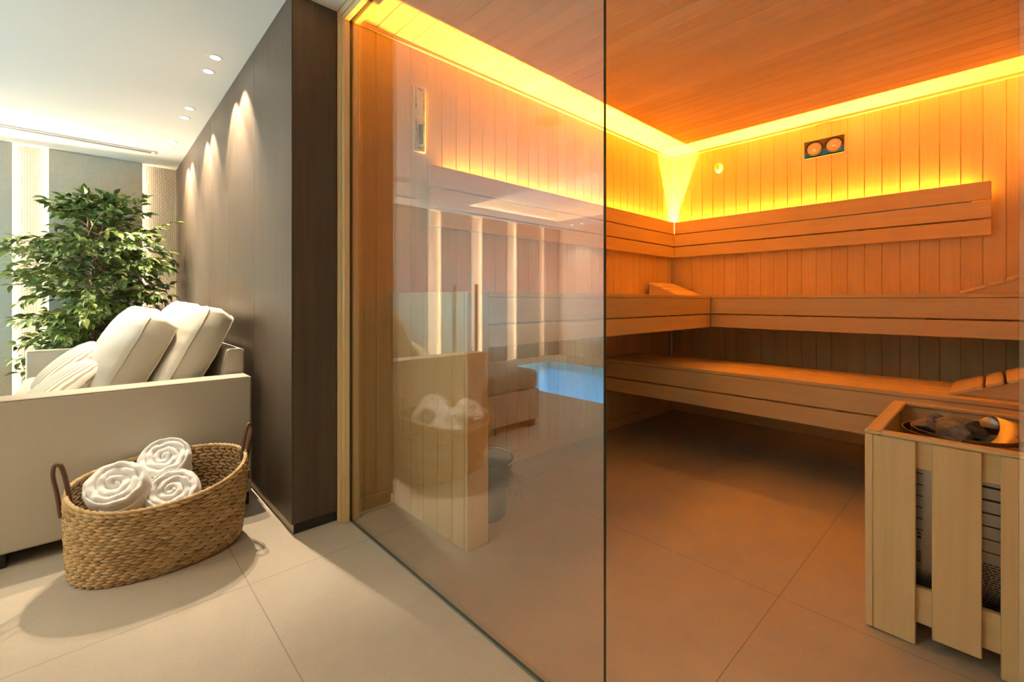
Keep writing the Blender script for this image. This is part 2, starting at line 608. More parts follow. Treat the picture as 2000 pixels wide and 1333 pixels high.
o = q.build('baseboard', M['bronze'], dw)
q = MB()
q.box(XD - 0.02, XD - 0.006, YD + 0.0112, 0.812, 0.0, 0.0448, b=0.001)
q.build('baseboard', M['black'], dw)

# far wall: relief stone behind, grey slabs in front with lit grooves between them
q = MB()
q.box(XF - 0.2, XF - 0.06, YE - 0.1, YD + 0.2, 0.0, 2.56, b=0.0)
struct(q.build('wall_far', M['stone'], smooth=False), 'far wall of relief stone seen in the lit grooves', 'wall')
slabs = [(-0.272, 0.353), (-1.04, -0.483), (-1.82, -1.25), (-2.605, -2.03), (-3.36, -2.81), (-4.13, -3.565)]
slab_lab = ['grey stone slab on far wall behind the potted tree',
            'grey stone slab on far wall at the left edge of the photo',
            'grey stone slab reflected in the glass above the striped pillows',
            'grey stone slab reflected between the first two lit grooves',
            'grey stone slab reflected between the second and third lit grooves',
            'grey stone slab reflected beside the end wall of pool room']
for (a, c), lb in zip(slabs, slab_lab):
    q = MB()
    q.box(XF - 0.02, XF, a, c, 0.0, ZC - 0.002, b=0.0015)
    o = q.build('wall_slab', M['slab'], org=(XF, (a + c) / 2, 0))
    struct(o, lb, 'wall panel')
grooves = [(0.353, 0.62, 'l', 'lit groove in far wall beside the dark panelled wall'),
           (-0.483, -0.272, 'lr', 'lit groove in far wall left of the potted tree'),
           (-1.25, -1.04, 'lr', 'lit groove in far wall just past the left edge of photo'),
           (-2.03, -1.82, 'lr', 'lit groove reflected in the glass, nearest to the partition, leftmost bright bar'),
           (-2.81, -2.605, 'lr', 'lit groove reflected in the glass, middle one of three bright bars'),
           (-3.565, -3.36, 'lr', 'lit groove reflected in the glass, right one of three bright bars'),
           (-4.25, -4.13, 'r', 'faint lit groove reflected in the glass next to the end wall')]
for a, c, sides, lb in grooves:
    t = thing('wall_light', lb, 'light', (XF - 0.04, (a + c) / 2, 0), 'vertical light strips in the far wall')
    for s in sides:
        y0 = a - 0.046 if s == 'l' else c + 0.038
        q = MB(); q.box(XF - 0.044, XF - 0.028, y0, y0 + 0.008, 0.02, ZC - (0.01 if a > -1.5 else 0.05), b=0.0)
        q.build('light_strip', M['led_groove' if a > -1.5 else 'led_groove_pool'], t, smooth=False)
q = MB()
q.box(XF - 0.06, XF, YE, -4.25, 0, ZC, b=0.0)
q.box(XF - 0.06, XW + 0.1, YE - 0.1, YE, 0, ZC, b=0.0)
struct(q.build('wall_end', M['endpaint'], smooth=False), 'plain beige end wall beyond the pool seen in reflection', 'wall')
q = MB()
q.box(XW, XW + 0.1, YE, 0.95, 0, ZC, b=0.0)
struct(q.build('wall_right', M['endpaint'], smooth=False), 'plain side wall of pool room behind the camera', 'wall')
q = MB()
q.box(XR + 0.06, XW, 0.81, 0.95, 0, ZC, b=0.0, axis='z', t=0.5)
struct(q.build('wall_front', M['darkwood'], smooth=False), 'dark panelled wall right of the sauna door', 'wall')
# pool room ceiling with the recess over the pool
CX0, CX1, CY0, CY1, CZ = -5.07, -0.6, -4.05, -2.01, 2.50
q = MB()
for (x0, x1, y0, y1) in ((-5.8, CX0, YE - 0.1, 0.8135), (CX1, XW + 0.1, YE - 0.1, 0.8135), (CX0, CX1, YE - 0.1, CY0), (CX0, CX1, CY1, 0.8135)):
    q.box(x0, x1, y0, y1, ZC, ZC + 0.25, b=0.0)
q.box(CX0 - 0.02, CX1 + 0.02, CY0 - 0.02, CY1 + 0.02, CZ, CZ + 0.1, b=0.0)
struct(q.build('ceiling', M['paint'], smooth=False), 'white painted ceiling of the pool room', 'ceiling')
t = thing('cove_light', 'glowing light line round the rectangular ceiling recess, seen in reflection', 'light', (-2.8, -3.0, ZC))
for (x0, x1, y0, y1) in ((CX0, CX0 + 0.08, CY0, CY1), (CX1 - 0.08, CX1, CY0, CY1), (CX0 + 0.08, CX1 - 0.08, CY0, CY0 + 0.08), (CX0 + 0.08, CX1 - 0.08, CY1 - 0.08, CY1)):
    B('lip', M['paint'], t, x0, x1, y0, y1, ZC, ZC + 0.010, b=0.001)
    mx_, my_ = (x0 + x1) / 2, (y0 + y1) / 2
    if x1 - x0 < 0.1:
        B('light_strip', M['led_cove'], t, mx_ - 0.006, mx_ + 0.006, y0 + 0.06, y1 - 0.06, ZC + 0.0102, ZC + 0.016, b=0.0)
    else:
        B('light_strip', M['led_cove'], t, x0, x1, my_ - 0.006, my_ + 0.006, ZC + 0.0102, ZC + 0.016, b=0.0)

# linear air diffuser in the ceiling
t = thing('air_diffuser', 'long white slot air diffuser in ceiling near far wall', 'vent', (-5.08, -0.2, ZC))
q = MB()
x0, x1, y0, y1 = -5.125, -5.035, -1.35, 0.414
q.box(x0, x0 + 0.016, y0, y1, ZC - 0.008, ZC - 0.0002, b=0.002)
q.box(x1 - 0.016, x1, y0, y1, ZC - 0.008, ZC - 0.0002, b=0.002)
q.box(x0 + 0.016, x1 - 0.016, y1 - 0.03, y1, ZC - 0.008, ZC - 0.0002, b=0.002)
q.box(x0 + 0.016, x1 - 0.016, y0, y0 + 0.03, ZC - 0.008, ZC - 0.0002, b=0.002)
q.build('frame', M['white_plastic'], t)
q = MB()
for k in range(3):
    q.box(x0 + 0.024 + k * 0.016, x0 + 0.030 + k * 0.016, y0 + 0.03, y1 - 0.03, ZC - 0.006, ZC - 0.0002, b=0.001)
q.build('slat', M['speaker'], t)
t = thing('air_diffuser', 'slot air diffuser by far wall seen only in the glass', 'vent', (-5.38, -3.1, ZC))
q = MB()
q.box(-5.42, -5.406, -3.85, -2.35, ZC - 0.006, ZC - 0.0002, b=0.001)
q.box(-5.354, -5.34, -3.85, -2.35, ZC - 0.006, ZC - 0.0002, b=0.001)
q.build('frame', M['white_plastic'], t)
q = MB()
for k in range(3):
    q.box(-5.40 + k * 0.015, -5.393 + k * 0.015, -3.85, -2.35, ZC - 0.005, ZC - 0.0002, b=0.001)
q.build('slat', M['speaker'], t)

# round ceiling loudspeakers (seen reflected in the glass)
for (x, y, r, lb) in ((-2.23, -0.72, 0.105, 'round ceiling loudspeaker reflected in the glass above the left backrest, larger ellipse'),
                      (-4.39, -0.72, 0.105, 'round ceiling loudspeaker reflected in the glass below the sand timer')):
    t = thing('ceiling_speaker', lb, 'speaker', (x, y, ZC), 'ceiling loudspeakers')
    q = MB(); q.lathe([(r * 0.93, -0.004), (r * 0.93, -0.0005)], (x, y, ZC), 40); q.build('grille', M['speaker'], t)
    q = MB(); q.lathe([(r * 0.935, -0.006), (r, -0.004), (r, -0.0002), (r * 0.935, -0.0002)], (x, y, ZC), 40, close=True); q.build('rim', M['white_plastic'], t)

# downlights
def downlight(x, y, lb, power, size=78, blend=0.5, c=WARM, group='ceiling downlights', tilt=0):
    t = thing('ceiling_downlight', lb, 'light', (x, y, ZC), group)
    q = MB(); q.lathe([(0.024, -0.003), (0.034, -0.003), (0.036, -0.0003), (0.024, -0.0003)], (x, y, ZC), 28, close=True)
    q.build('rim', M['white_plastic'], t)
    q = MB(); q.lathe([(0.0235, -0.0022), (0.0235, -0.0003)], (x, y, ZC), 24)
    q.build('lens', M['lamp_lens'], t)
    ld = bpy.data.lights.new('lamp', 'SPOT')
    ld.energy = power; ld.spot_size = R(size); ld.spot_blend = blend; ld.shadow_soft_size = 0.005; ld.color = c
    lo = bpy.data.objects.new('lamp', ld)
    col.objects.link(lo); lo.parent = t; lo.location = (0, 0, -0.012); lo.rotation_euler = (R(tilt), 0, 0)
    return t
dl = [(-2.868, 'nearest the panelled corner, right one of first pair'), (-3.069, 'left one of the pair nearest the panelled corner'),
      (-3.75, 'right one of the middle pair along panelled wall'), (-3.961, 'left one of the middle pair along panelled wall'),
      (-4.64, 'right one of the farthest pair above the plant'), (-4.849, 'left one of the farthest pair above the plant')]
for x, lb in dl:
    downlight(x, 0.487, 'small lit ceiling downlight ' + lb, P_SPOT, tilt=8)
downlight(-5.02, -4.37, 'small lit downlight by end wall, left one of the reflected pair', P_ROOM)
downlight(-4.80, -4.37, 'small lit downlight by end wall, right one of the reflected pair', P_ROOM)
k = 0
for y in (-4.37,):
    for x in (-3.4, -1.8, -0.2, 1.4):
        downlight(x, y, 'downlight along the end wall beyond the pool, out of direct view', P_ROOM, group='hidden pool room downlights')
for (x, y) in ((-1.8, -1.5), (-1.4, -1.15), (0.2, -1.15), (-0.9, -0.35), (-1.6, -2.6), (-0.3, -2.4)):  # unseen fill downlights, added to brighten the room and sauna front
    downlight(x, y, 'added unseen fill downlight over the pool deck', P_ROOM * (4.2 if y < -2 else 0.6), 120, 0.8, group='hidden pool room downlights')

# ------------------------------------------------------------------ sauna shell
def planks_wall(name, kind, label, a0, a1, first, lo, hi, face, depth, sign):
    """kind: 'Y' planks side by side along Y on a wall x=face; 'X' along X on wall y=face; 'C' ceiling boards along X side by side in Y"""
    q = MB()
    s = first
    while s > a0:
        s -= PIT
    edges = []
    while s < a1 + PIT:
        edges.append(s); s += PIT
    for e0, e1 in zip(edges[:-1], edges[1:]):
        c0, c1 = max(e0, a0) + 0.0004, min(e1, a1) - 0.0004
        if c1 - c0 < 0.004:
            continue
        f0, f1 = (face, face + sign * depth)
        if kind == 'Y':
            q.box(min(f0, f1), max(f0, f1), c0, c1, lo, hi, b=0.0026, axis='z')
        elif kind == 'X':
            q.box(c0, c1, min(f0, f1), max(f0, f1), lo, hi, b=0.0026, axis='z')
        else:
            q.box(lo, hi, c0, c1, min(f0, f1), max(f0, f1), b=0.0026, axis='x')
    g0, g1 = face + sign * depth, face + sign * (depth + 0.06)
    g0, g1 = min(g0, g1), max(g0, g1)
    if kind == 'Y':
        q.box(g0, g1, a0, a1, lo, hi, b=0.0, axis='z')
    elif kind == 'X':
        q.box(a0, a1, g0, g1, lo, hi, b=0.0, axis='z')
    else:
        q.box(lo, hi, a0, a1, g0, g1, b=0.0, axis='x')
    return struct(q.build(name, M['wood']), label, 'wall' if kind != 'C' else 'ceiling')

planks_wall('wall_left', 'Y', 'left sauna wall of upright pale planks behind the glass', 0.83, YB, 1.002, 0.0, ZC, XL, 0.014, -1)
planks_wall('wall_back', 'X', 'back sauna wall of upright pale planks with the thermometer', XL, XR, -1.186, 0.0, ZC, YB, 0.014, 1)
planks_wall('wall_side', 'Y', 'right sauna wall of upright planks beside the heater', 0.95, YB, 1.002, 0.0, ZC, XR, 0.014, 1)
planks_wall('ceiling_boards', 'C', 'sauna ceiling of long pale boards glowing amber', 0.87, YB, 0.998, XL, XR, ZC, 0.014, 1)
q = MB(); q.box(XL - 0.1, XR + 0.1, 0.814, 4.0, ZC + 0.0752, ZC + 0.2, b=0.0)
struct(q.build('ceiling_slab', M['paint'], smooth=False), 'plain slab above the sauna boards', 'ceiling')
# cornice and skirting
q = MB(); q.box(XL, XL + 0.014, 0.90, YB, ZC - 0.020, ZC, b=0.004, axis='y')
struct(q.build('trim_1', M['wood']), 'thin wooden cornice along the left sauna wall', 'trim')
q = MB(); q.box(XL + 0.014, XR, YB - 0.014, YB, ZC - 0.020, ZC, b=0.004, axis='x')
struct(q.build('trim_2', M['wood']), 'thin wooden cornice along the back sauna wall', 'trim')
q = MB(); q.box(XL, XL + 0.012, 0.90, YB - 0.012, 0, 0.073, b=0.002, axis='y')
struct(q.build('baseboard_left', M['wood']), 'wooden skirting along the left sauna wall', 'baseboard')
q = MB(); q.box(XL, XR, YB - 0.012, YB, 0, 0.073, b=0.002, axis='x')
struct(q.build('baseboard_back', M['wood']), 'wooden skirting under the benches along back wall', 'baseboard')

# glass front: fixed pane in its wooden frame
GX1 = -0.612
w = root_struct('window_1', 'tall clear fixed glass pane fronting the sauna, reflecting the pool room', 'window', (-1.3, 0.86, 0))
q = MB()
q.box(-1.998, GX1, YG0, YG1, 0.003, 2.262, b=0.0005)
for i, f in enumerate(q.f):
    nrm = (q.v[f[1]] - q.v[f[0]]).cross(q.v[f[2]] - q.v[f[0]])
    if nrm.length > 0 and abs(nrm.normalized().y) < 0.5:
        q.mi[i] = 1
q.build('pane', [M['glass'], M['glass_edge']], w, smooth=False)
B('seal', M['seal'], w, -1.986, GX1, YG0 - 0.003, YG0, 0.0, 0.004, b=0.0)
fr = MB()
fr.box(XD + 0.0005, -2.006, 0.8135, 0.858, 0.0, ZC - 0.001, b=0.002, axis='z', t=0.75)
fr.box(-2.006, -1.985, 0.822, 0.852, 0.0, 2.258, b=0.004, axis='z', t=0.7)
fr.build('jamb', M['wood'], w)
fr = MB()
fr.box(-2.0345, -1.987, 0.869, 0.899, 0.0, 2.262, b=0.003, axis='z', t=0.7)
fr.build('jamb', M['wood'], w)
fr = MB()
fr.box(-2.006, XR + 0.06, 0.8135, 0.858, 2.281, ZC - 0.001, b=0.002, axis='x', t=0.75)
fr.box(-2.006, XR + 0.06, 0.822, 0.852, 2.2585, 2.281, b=0.004, axis='x', t=0.7)
fr.box(-2.0345, XR + 0.06, 0.869, 0.899, 2.2625, ZC - 0.001, b=0.003, axis='x', t=0.7)
fr.build('head', M['wood'], w)

w2 = root_struct('window_2', 'narrow glass strip at the right edge beyond the doorway', 'window', (0.08, 0.86, 0))
q = MB()
q.box(0.0195, XR + 0.03, YG0, YG1, 0.003, 2.257, b=0.0005)
for i, f in enumerate(q.f):
    nrm = (q.v[f[1]] - q.v[f[0]]).cross(q.v[f[2]] - q.v[f[0]])
    if nrm.length > 0 and abs(nrm.normalized().y) < 0.5:
        q.mi[i] = 1
q.build('pane', [M['glass'], M['glass_edge']], w2, smooth=False)
B('jamb', M['wood'], w2, XR + 0.031, XR + 0.0595, 0.8135, 0.95, 0.0, 2.257, b=0.002, axis='z')

# low planked partition at the bench end
t = thing('bench_partition', 'low pale planked partition standing behind the glass at the bench end', 'partition', (-1.73, 1.14, 0))
q = MB()
xs = [XL + 0.001, -1.966, -1.857, -1.749, -1.635, -1.526, -1.444]
for a, c in zip(xs[:-1], xs[1:]):
    q.box(a + 0.0008, c - 0.0008, 1.085, 1.104, 0.002, 1.036, b=0.0028, axis='z')
q.build('planking', M['wood'], t)
B('core', M['wood'], t, XL + 0.013, -1.446, 1.1045, 1.19, 0.002, 1.03, b=0.001, axis='z')
B('end_board', M['wood'], t, -1.4435, -1.424, 1.0855, 1.195, 0.002, 1.036, b=0.003, axis='z')

# ------------------------------------------------------------------ benches
def boards_x(q, x0, x1, y0, y1, n, z0, z1, gap=0.004, b=0.003):
    w = (y1 - y0 + gap) / n
    for k in range(n):
        q.box(x0, x1, y0 + k * w, y0 + (k + 1) * w - gap, z0, z1, b=b, axis='x')
def boards_y(q, x0, x1, y0, y1, n, z0, z1, gap=0.004, b=0.003):
    w = (x1 - x0 + gap) / n
    for k in range(n):
        q.box(x0 + k * w, x0 + (k + 1) * w - gap, y0, y1, z0, z1, b=b, axis='y')
UZ = 1.036
t = thing('sauna_bench', 'upper sauna bench wing along the left wall with two-board amber front', 'bench', (-1.73, 2.26, UZ))
q = MB(); boards_y(q, XL + 0.001, -1.427, 1.1965, 3.9, 5, UZ - 0.022, UZ); q.build('seat', M['wood'], t)
B('fascia_board', M['wood'], t, -1.447, -1.427, 1.1965, 3.3195, 0.903, UZ - 0.0235, b=0.003, axis='y')
B('fascia_board', M['wood'], t, -1.447, -1.427, 1.1965, 3.3195, 0.804, 0.8955, b=0.003, axis='y')
B('bearer', M['wood'], t, XL + 0.02, -1.4475, 1.6, 1.64, 0.83, UZ - 0.0225, b=0.002, axis='x')
B('bearer', M['wood'], t, XL + 0.02, -1.4475, 2.7, 2.74, 0.83, UZ - 0.0225, b=0.002, axis='x')
t = thing('sauna_bench', 'upper sauna bench wing along the back wall under the thermometer', 'bench', (-0.65, 3.61, UZ))
q = MB(); boards_x(q, -1.4265, XR - 0.001, 3.32, 3.902, 5, UZ - 0.022, UZ); q.build('seat', M['wood'], t)
B('fascia_board', M['wood'], t, -1.4265, XR - 0.001, 3.32, 3.34, 0.903, UZ - 0.0235, b=0.003, axis='x')
B('fascia_board', M['wood'], t, -1.4265, XR - 0.001, 3.32, 3.34, 0.804, 0.8955, b=0.003, axis='x')
B('bearer', M['wood'], t, -1.0, -0.96, 3.3405, 3.90, 0.83, UZ - 0.0225, b=0.002, axis='y')
B('bearer', M['wood'], t, -0.3, -0.26, 3.3405, 3.90, 0.83, UZ - 0.0225, b=0.002, axis='y')
LZ = 0.566
t = thing('sauna_bench', 'lower step bench spanning the sauna in front of the back wall', 'bench', (-0.95, 3.06, LZ))
q = MB(); boards_x(q, XL + 0.001, XR - 0.001, 2.81, 3.325, 5, LZ - 0.022, LZ); q.build('seat', M['wood'], t)
B('fascia_board', M['wood'], t, XL + 0.001, XR - 0.001, 2.81, 2.83, 0.434, LZ - 0.0235, b=0.003, axis='x')
B('fascia_board', M['wood'], t, XL + 0.001, XR - 0.001, 2.81, 2.83, 0.332, 0.4265, b=0.003, axis='x')
B('back_board', M['wood'], t, XL + 0.001, XR - 0.001, 3.305, 3.325, 0.45, LZ - 0.0225, b=0.003, axis='x')
for x in (-1.6, -0.6):
    B('bearer', M['wood'], t, x, x + 0.04, 2.8305, 3.3045, 0.36, LZ - 0.0225, b=0.002, axis='y')

# backrests with the LED line behind their top edge
zs = [(1.3845, 1.478), (1.4865, 1.588), (1.5945, 1.7035)]
t = thing('sauna_backrest', 'three-board backrest on the left sauna wall with light behind it', 'backrest', (XL, 2.55, 1.54))
for z0, z1 in zs:
    B('board', M['wood'], t, XL + 0.032, XL + 0.052, 1.275, 3.8515, z0, z1, b=0.003, axis='y')
for y in (1.35, 2.1, 2.9, 3.6):
    B('batten', M['wood'], t, XL + 0.0005, XL + 0.0315, y, y + 0.05, 1.39, 1.575, b=0.002, axis='z')
B('blocking_channel', M['steel'], t, XL + 0.0005, XL + 0.0315, 1.40, 3.868, 1.580, 1.6165, b=0.0)  # unseen channel added to block strip light below and through the board gap
q = MB(); q.add([(XL + 0.0006, 1.40, 1.618), (XL + 0.0036, 1.40, 1.618), (XL + 0.0036, 3.868, 1.618), (XL + 0.0006, 3.868, 1.618)], [(0, 1, 2, 3)]); q.build('light_strip', M['led_amber'], t, smooth=False, recalc=False)
B('end_light_stop', M['wood'], t, XL + 0.0005, XL + 0.0315, 1.34, 1.375, 1.582, 1.702, b=0.001, axis='z')  # unseen block added to stop strip light spilling past the end
t = thing('sauna_backrest', 'three-board backrest on the back sauna wall with light behind it', 'backrest', (-1.0, YB, 1.54))
for z0, z1 in zs:
    B('board', M['wood'], t, XL + 0.0525, -0.018, YB - 0.052, YB - 0.032, z0, z1, b=0.003, axis='x')
for x in (-1.9, -1.3, -0.7, -0.12):
    B('batten', M['wood'], t, x, x + 0.05, YB - 0.0315, YB - 0.0005, 1.39, 1.575, b=0.002, axis='z')
B('blocking_channel', M['steel'], t, XL + 0.032, -0.10, YB - 0.0315, YB - 0.0005, 1.580, 1.6165, b=0.0)  # same added light blocker behind the back wall boards
q = MB(); q.add([(XL + 0.03, YB - 0.0036, 1.618), (-0.11, YB - 0.0036, 1.618), (-0.11, YB - 0.0006, 1.618), (XL + 0.03, YB - 0.0006, 1.618)], [(0, 1, 2, 3)]); q.build('light_strip', M['led_amber'], t, smooth=False, recalc=False)

# slatted wedge headrests
def headrest(lb, xh, xl, y0, y1, z, hh):
    """xh: high end, xl: low end"""
    s = 1 if xl > xh else -1
    t = thing('sauna_headrest', lb, 'headrest', ((xh + xl) / 2, (y0 + y1) / 2, z), 'slatted wooden headrests')
    L = abs(xl - xh)
    ang = math.atan2(hh - 0.012, L)
    for y in (y0 + 0.012, y1 - 0.032):
        q = MB()
        prof = [(0.0, 0.001), (0.0, hh - 0.022), (L - 0.008, 0.001)]
        vs = [(xh + s * a, y + d, z + c) for d in (0, 0.02) for a, c in prof]
        fs = [(0, 1, 2), (3, 5, 4), (0, 3, 4, 1), (1, 4, 5, 2), (2, 5, 3, 0)]
        q.add(vs, fs, [(v[0], v[1] + 3, v[2]) for v in vs])
        q.build('side_panel', M['wood'], t, angle=20)
    SL = math.hypot(L, hh - 0.012)
    a = 0.0
    wid = [0.37, 0.19, 0.37]
    gap = 0.035
    for k, wf in enumerate(wid):
        w = SL * wf
        c0 = a + w / 2
        px = xh + s * c0 * math.cos(ang)
        pz = z + hh - 0.011 - c0 * math.sin(ang)
        mt = Matrix.Translation((px, (y0 + y1) / 2, pz)) @ Matrix.Rotation(s * ang, 4, 'Y')
        q = MB()
        q.box(-w / 2, w / 2, -(y1 - y0) / 2, (y1 - y0) / 2, -0.010, 0.010, b=0.005, axis='y', mtx=mt)
        q.build('slat', M['wood'], t)
        a += w + SL * gap
headrest('slatted wooden headrest in the far corner of the upper bench', -1.995, -1.735, 3.43, 3.84, UZ, 0.118)
headrest('slatted wooden headrest on the upper bench at the right wall', XR - 0.006, -0.135, 3.43, 3.84, UZ, 0.118)
headrest('slatted wooden headrest on the lower bench behind the heater', XR - 0.006, -0.148, 2.89, 3.30, LZ, 0.135)

# thermometer and hygrometer plate
TX0, TX1, TZ0, TZ1, TY = -0.977, -0.732, 2.052, 2.177, YB
t = thing('wall_thermometer', 'rectangular plate with thermometer and hygrometer dials on back wall', 'thermometer', (-0.855, YB, 2.115))
B('plate', M['thermo_top'], t, TX0, TX1, TY - 0.012, TY - 0.0005, TZ0, TZ1, b=0.001)
q = MB()
q.box(TX0 + 0.0005, TX1 - 0.0005, TY - 0.0128, TY - 0.0122, TZ0 + 0.018, TZ0 + 0.052, b=0.0)
q.build('plate_picture', M['thermo_grey'], t)
for a, c, z0, z1 in ((TX0 + 0.0005, TX0 + 0.045, 0.010, 0.026), (TX0 + 0.085, TX0 + 0.16, 0.012, 0.032), (TX0 + 0.195, TX1 - 0.0005, 0.012, 0.034)):
    B('plate_picture', M['thermo_blue'], t, a, c, TY - 0.0136, TY - 0.0130, TZ0 + z0, TZ0 + z1, b=0.0)
rotx = Matrix.Rotation(R(90), 4, 'X')
for i, cx in enumerate((-0.912, -0.792)):
    cz = 2.116
    q = MB(); q.lathe([(0.047, 0.0), (0.052, 0.0), (0.053, 0.010), (0.050, 0.014), (0.046, 0.012)], (cx, TY - 0.0125, cz), 40, mtx=rotx, close=True)
    d = q.build('dial_rim', M['dial_rim'], t)
    q = MB(); q.lathe([(0.0465, 0.0), (0.0465, 0.006)], (cx, TY - 0.0126, cz), 40, mtx=rotx)
    d = q.build('dial_face', M['thermo_face'], t)
    q = MB()
    for k in range(13):
        an = R(225 - 270 * k / 12)
        mt = Matrix.Translation((cx, TY - 0.0189, cz)) @ Matrix.Rotation(-an, 4, 'Y')
        q.box(0.034, 0.041, -0.0002, 0.0002, -0.0007, 0.0007, b=0.0, mtx=mt)
    an = R(28 if i else 8)
    mt = Matrix.Translation((cx, TY - 0.0192, cz)) @ Matrix.Rotation(-an, 4, 'Y')
    q.box(-0.008, 0.036, -0.0002, 0.0002, -0.0006, 0.0006, b=0.0, mtx=mt)
    q.build('dial_marks', M['ink'], d)
    q = MB(); q.box(cx - 0.010, cx + 0.010, TY - 0.0200, TY - 0.0192, cz - 0.026, cz - 0.002, b=0.0)
    s_ = q.build('sticker', M['sticker'], d)
    if i:
        B('sticker_mark', M['stickerred'], d, cx - 0.007, cx + 0.008, TY - 0.0206, TY - 0.0201, cz - 0.026, cz - 0.021, b=0.0)
        B('sticker_mark', M['stickerviolet'], d, cx - 0.008, cx + 0.008, TY - 0.0206, TY - 0.0201, cz - 0.020, cz - 0.014, b=0.0)
    mt = Matrix.Translation((cx - 0.026, TY - 0.0192, cz - 0.019)) @ Matrix.Rotation(R(-38), 4, 'Y')
    q = MB(); q.box(-0.012, 0.012, -0.0003, 0.0003, -0.0011, 0.0011, b=0.0, mtx=mt)
    q.build('needle', M['brass'], d)

# temperature sensor
t = thing('temperature_sensor', 'small white oval sensor on back wall near the corner', 'sensor', (-1.608, YB, 2.124))
q = MB()
prof = [(1.0, 0.0), (1.0, 0.012), (0.92, 0.019), (0.72, 0.024), (0.3, 0.026), (0.02, 0.0262)]
mt = Matrix.Translation((0, 0, 0)) @ Matrix.Diagonal((0.028, 1, 0.043, 1)) @ rotx
q.lathe(prof, (-1.608, YB - 0.0004, 2.124), 32, mtx=mt)
q.build('housing', M['sensor'], t)
q = MB(); q.lathe([(0.007, 0), (0.007, 0.006), (0.004, 0.009)], (-1.600, YB - 0.020, 2.106), 16, mtx=rotx)
q.build('nub', M['white_plastic'], t)

# sand timer on the left wall
SX, SY, SZ = XL, 1.233, 1.932
t = thing('sand_timer', 'white wall sand timer with black scale on the left sauna wall', 'timer', (SX, SY, SZ))
B('plate', M['white_plastic'], t, SX + 0.0005, SX + 0.019, SY - 0.0345, SY + 0.0345, SZ - 0.1695, SZ + 0.1695, b=0.004)
q = MB()
prof = [(r_, z_ * 1.19) for r_, z_ in ((0.004, -0.118), (0.010, -0.116), (0.0135, -0.108), (0.0135, -0.02), (0.010, -0.008), (0.003, 0.0), (0.010, 0.008), (0.0135, 0.02), (0.0135, 0.108), (0.010, 0.116), (0.004, 0.118))]
q.lathe(prof, (SX + 0.0335, SY, SZ), 20)
v = q.build('glass_vial', M['vial'], t)
q = MB()
q.lathe([(0.003, -0.1385), (0.009, -0.1365), (0.0122, -0.128), (0.0122, -0.036), (0.0002, -0.035)], (SX + 0.0335, SY, SZ), 20)
q.build('sand', M['sand'], v)
UPP = ((0.128, 0.012, 0.0015), (0.110, 0.004, 0.004), (0.088, 0.018, 0.0035), (0.078, 0.004, 0.005), (0.056, 0.018, 0.005), (0.046, 0.005, 0.005))
LOW = ((-0.012, 0.004, 0.005), (-0.036, 0.018, 0.005), (-0.044, 0.004, 0.005), (-0.068, 0.018, 0.0035), (-0.082, 0.004, 0.003), (-0.1, 0.014, 0.0015))
for s in (-1, 1):
    for rows_ in (UPP, LOW):
        q = MB()
        y = SY + s * 0.0235
        for z0, h, wd in rows_:
            q.box(SX + 0.0193, SX + 0.0199, y - wd / 2, y + wd / 2, SZ + z0, SZ + z0 + h, b=0.0)
        q.build('scale_print', M['ink'], t, smooth=False)
for zz, rot in ((0.152, 180), (-0.150, 0)):
    vs, fs = text_mesh('MIN', 0.015)
    mt = Matrix.Translation((SX + 0.0196, SY, SZ + zz)) @ Matrix(((0, 0, 1, 0), (1, 0, 0, 0), (0, 1, 0, 0), (0, 0, 0, 1))) @ Matrix.Rotation(R(rot), 4, 'Z')
    q = MB(); q.add([mt @ p for p in vs], fs)
    q.build('lettering', M['ink'], t, smooth=False)

# ------------------------------------------------------------------ heater with its wooden guard
HX0, HX1, HY0, HY1, HZ = -0.276, XR - 0.012, 1.742, 2.33, 0.604
t = thing('heater_guard', 'pale wooden guard rail with wide upright boards round the heater', 'guard', ((HX0 + HX1) / 2, 2.03, 0))
B('side_board', M['wood'], t, HX0, HX0 + 0.0195, HY0, HY1, 0.003, HZ - 0.0125, b=0.002, axis='z', t=0.8)
for x0, x1, z0 in ((-0.256, -0.159, 0.003), (-0.1245, -0.026, 0.037), (0.008, 0.106, 0.006)):
    B('front_board', M['wood'], t, x0, x1, HY0, HY0 + 0.018, z0, HZ - 0.0135, b=0.002, axis='z')
B('front_rail', M['wood'], t, HX0 + 0.020, HX1, HY0 + 0.0185, HY0 + 0.036, 0.510, HZ - 0.013, b=0.001, axis='x')
B('front_rail', M['wood'], t, HX0 + 0.020, HX1, HY0 + 0.0185, HY0 + 0.036, 0.061, 0.164, b=0.001, axis='x')
B('back_board', M['wood'], t, HX0 + 0.020, HX1, HY1 - 0.018, HY1, 0.05, HZ - 0.0125, b=0.002, axis='x')
B('side_board', M['wood'], t, HX1 - 0.018, HX1, HY0 + 0.037, HY1 - 0.0185, 0.05, HZ - 0.0125, b=0.002, axis='z')
B('top_rail', M['wood'], t, HX0 - 0.001, HX0 + 0.038, HY0 - 0.001, HY1, HZ - 0.012, HZ, b=0.004, axis='y')
B('top_rail', M['wood'], t, HX0 + 0.0385, HX1, HY0 - 0.001, HY0 + 0.034, HZ - 0.012, HZ, b=0.004, axis='x')
B('top_rail', M['wood'], t, HX0 + 0.0385, HX1, HY1 - 0.030, HY1, HZ - 0.012, HZ, b=0.004, axis='x')

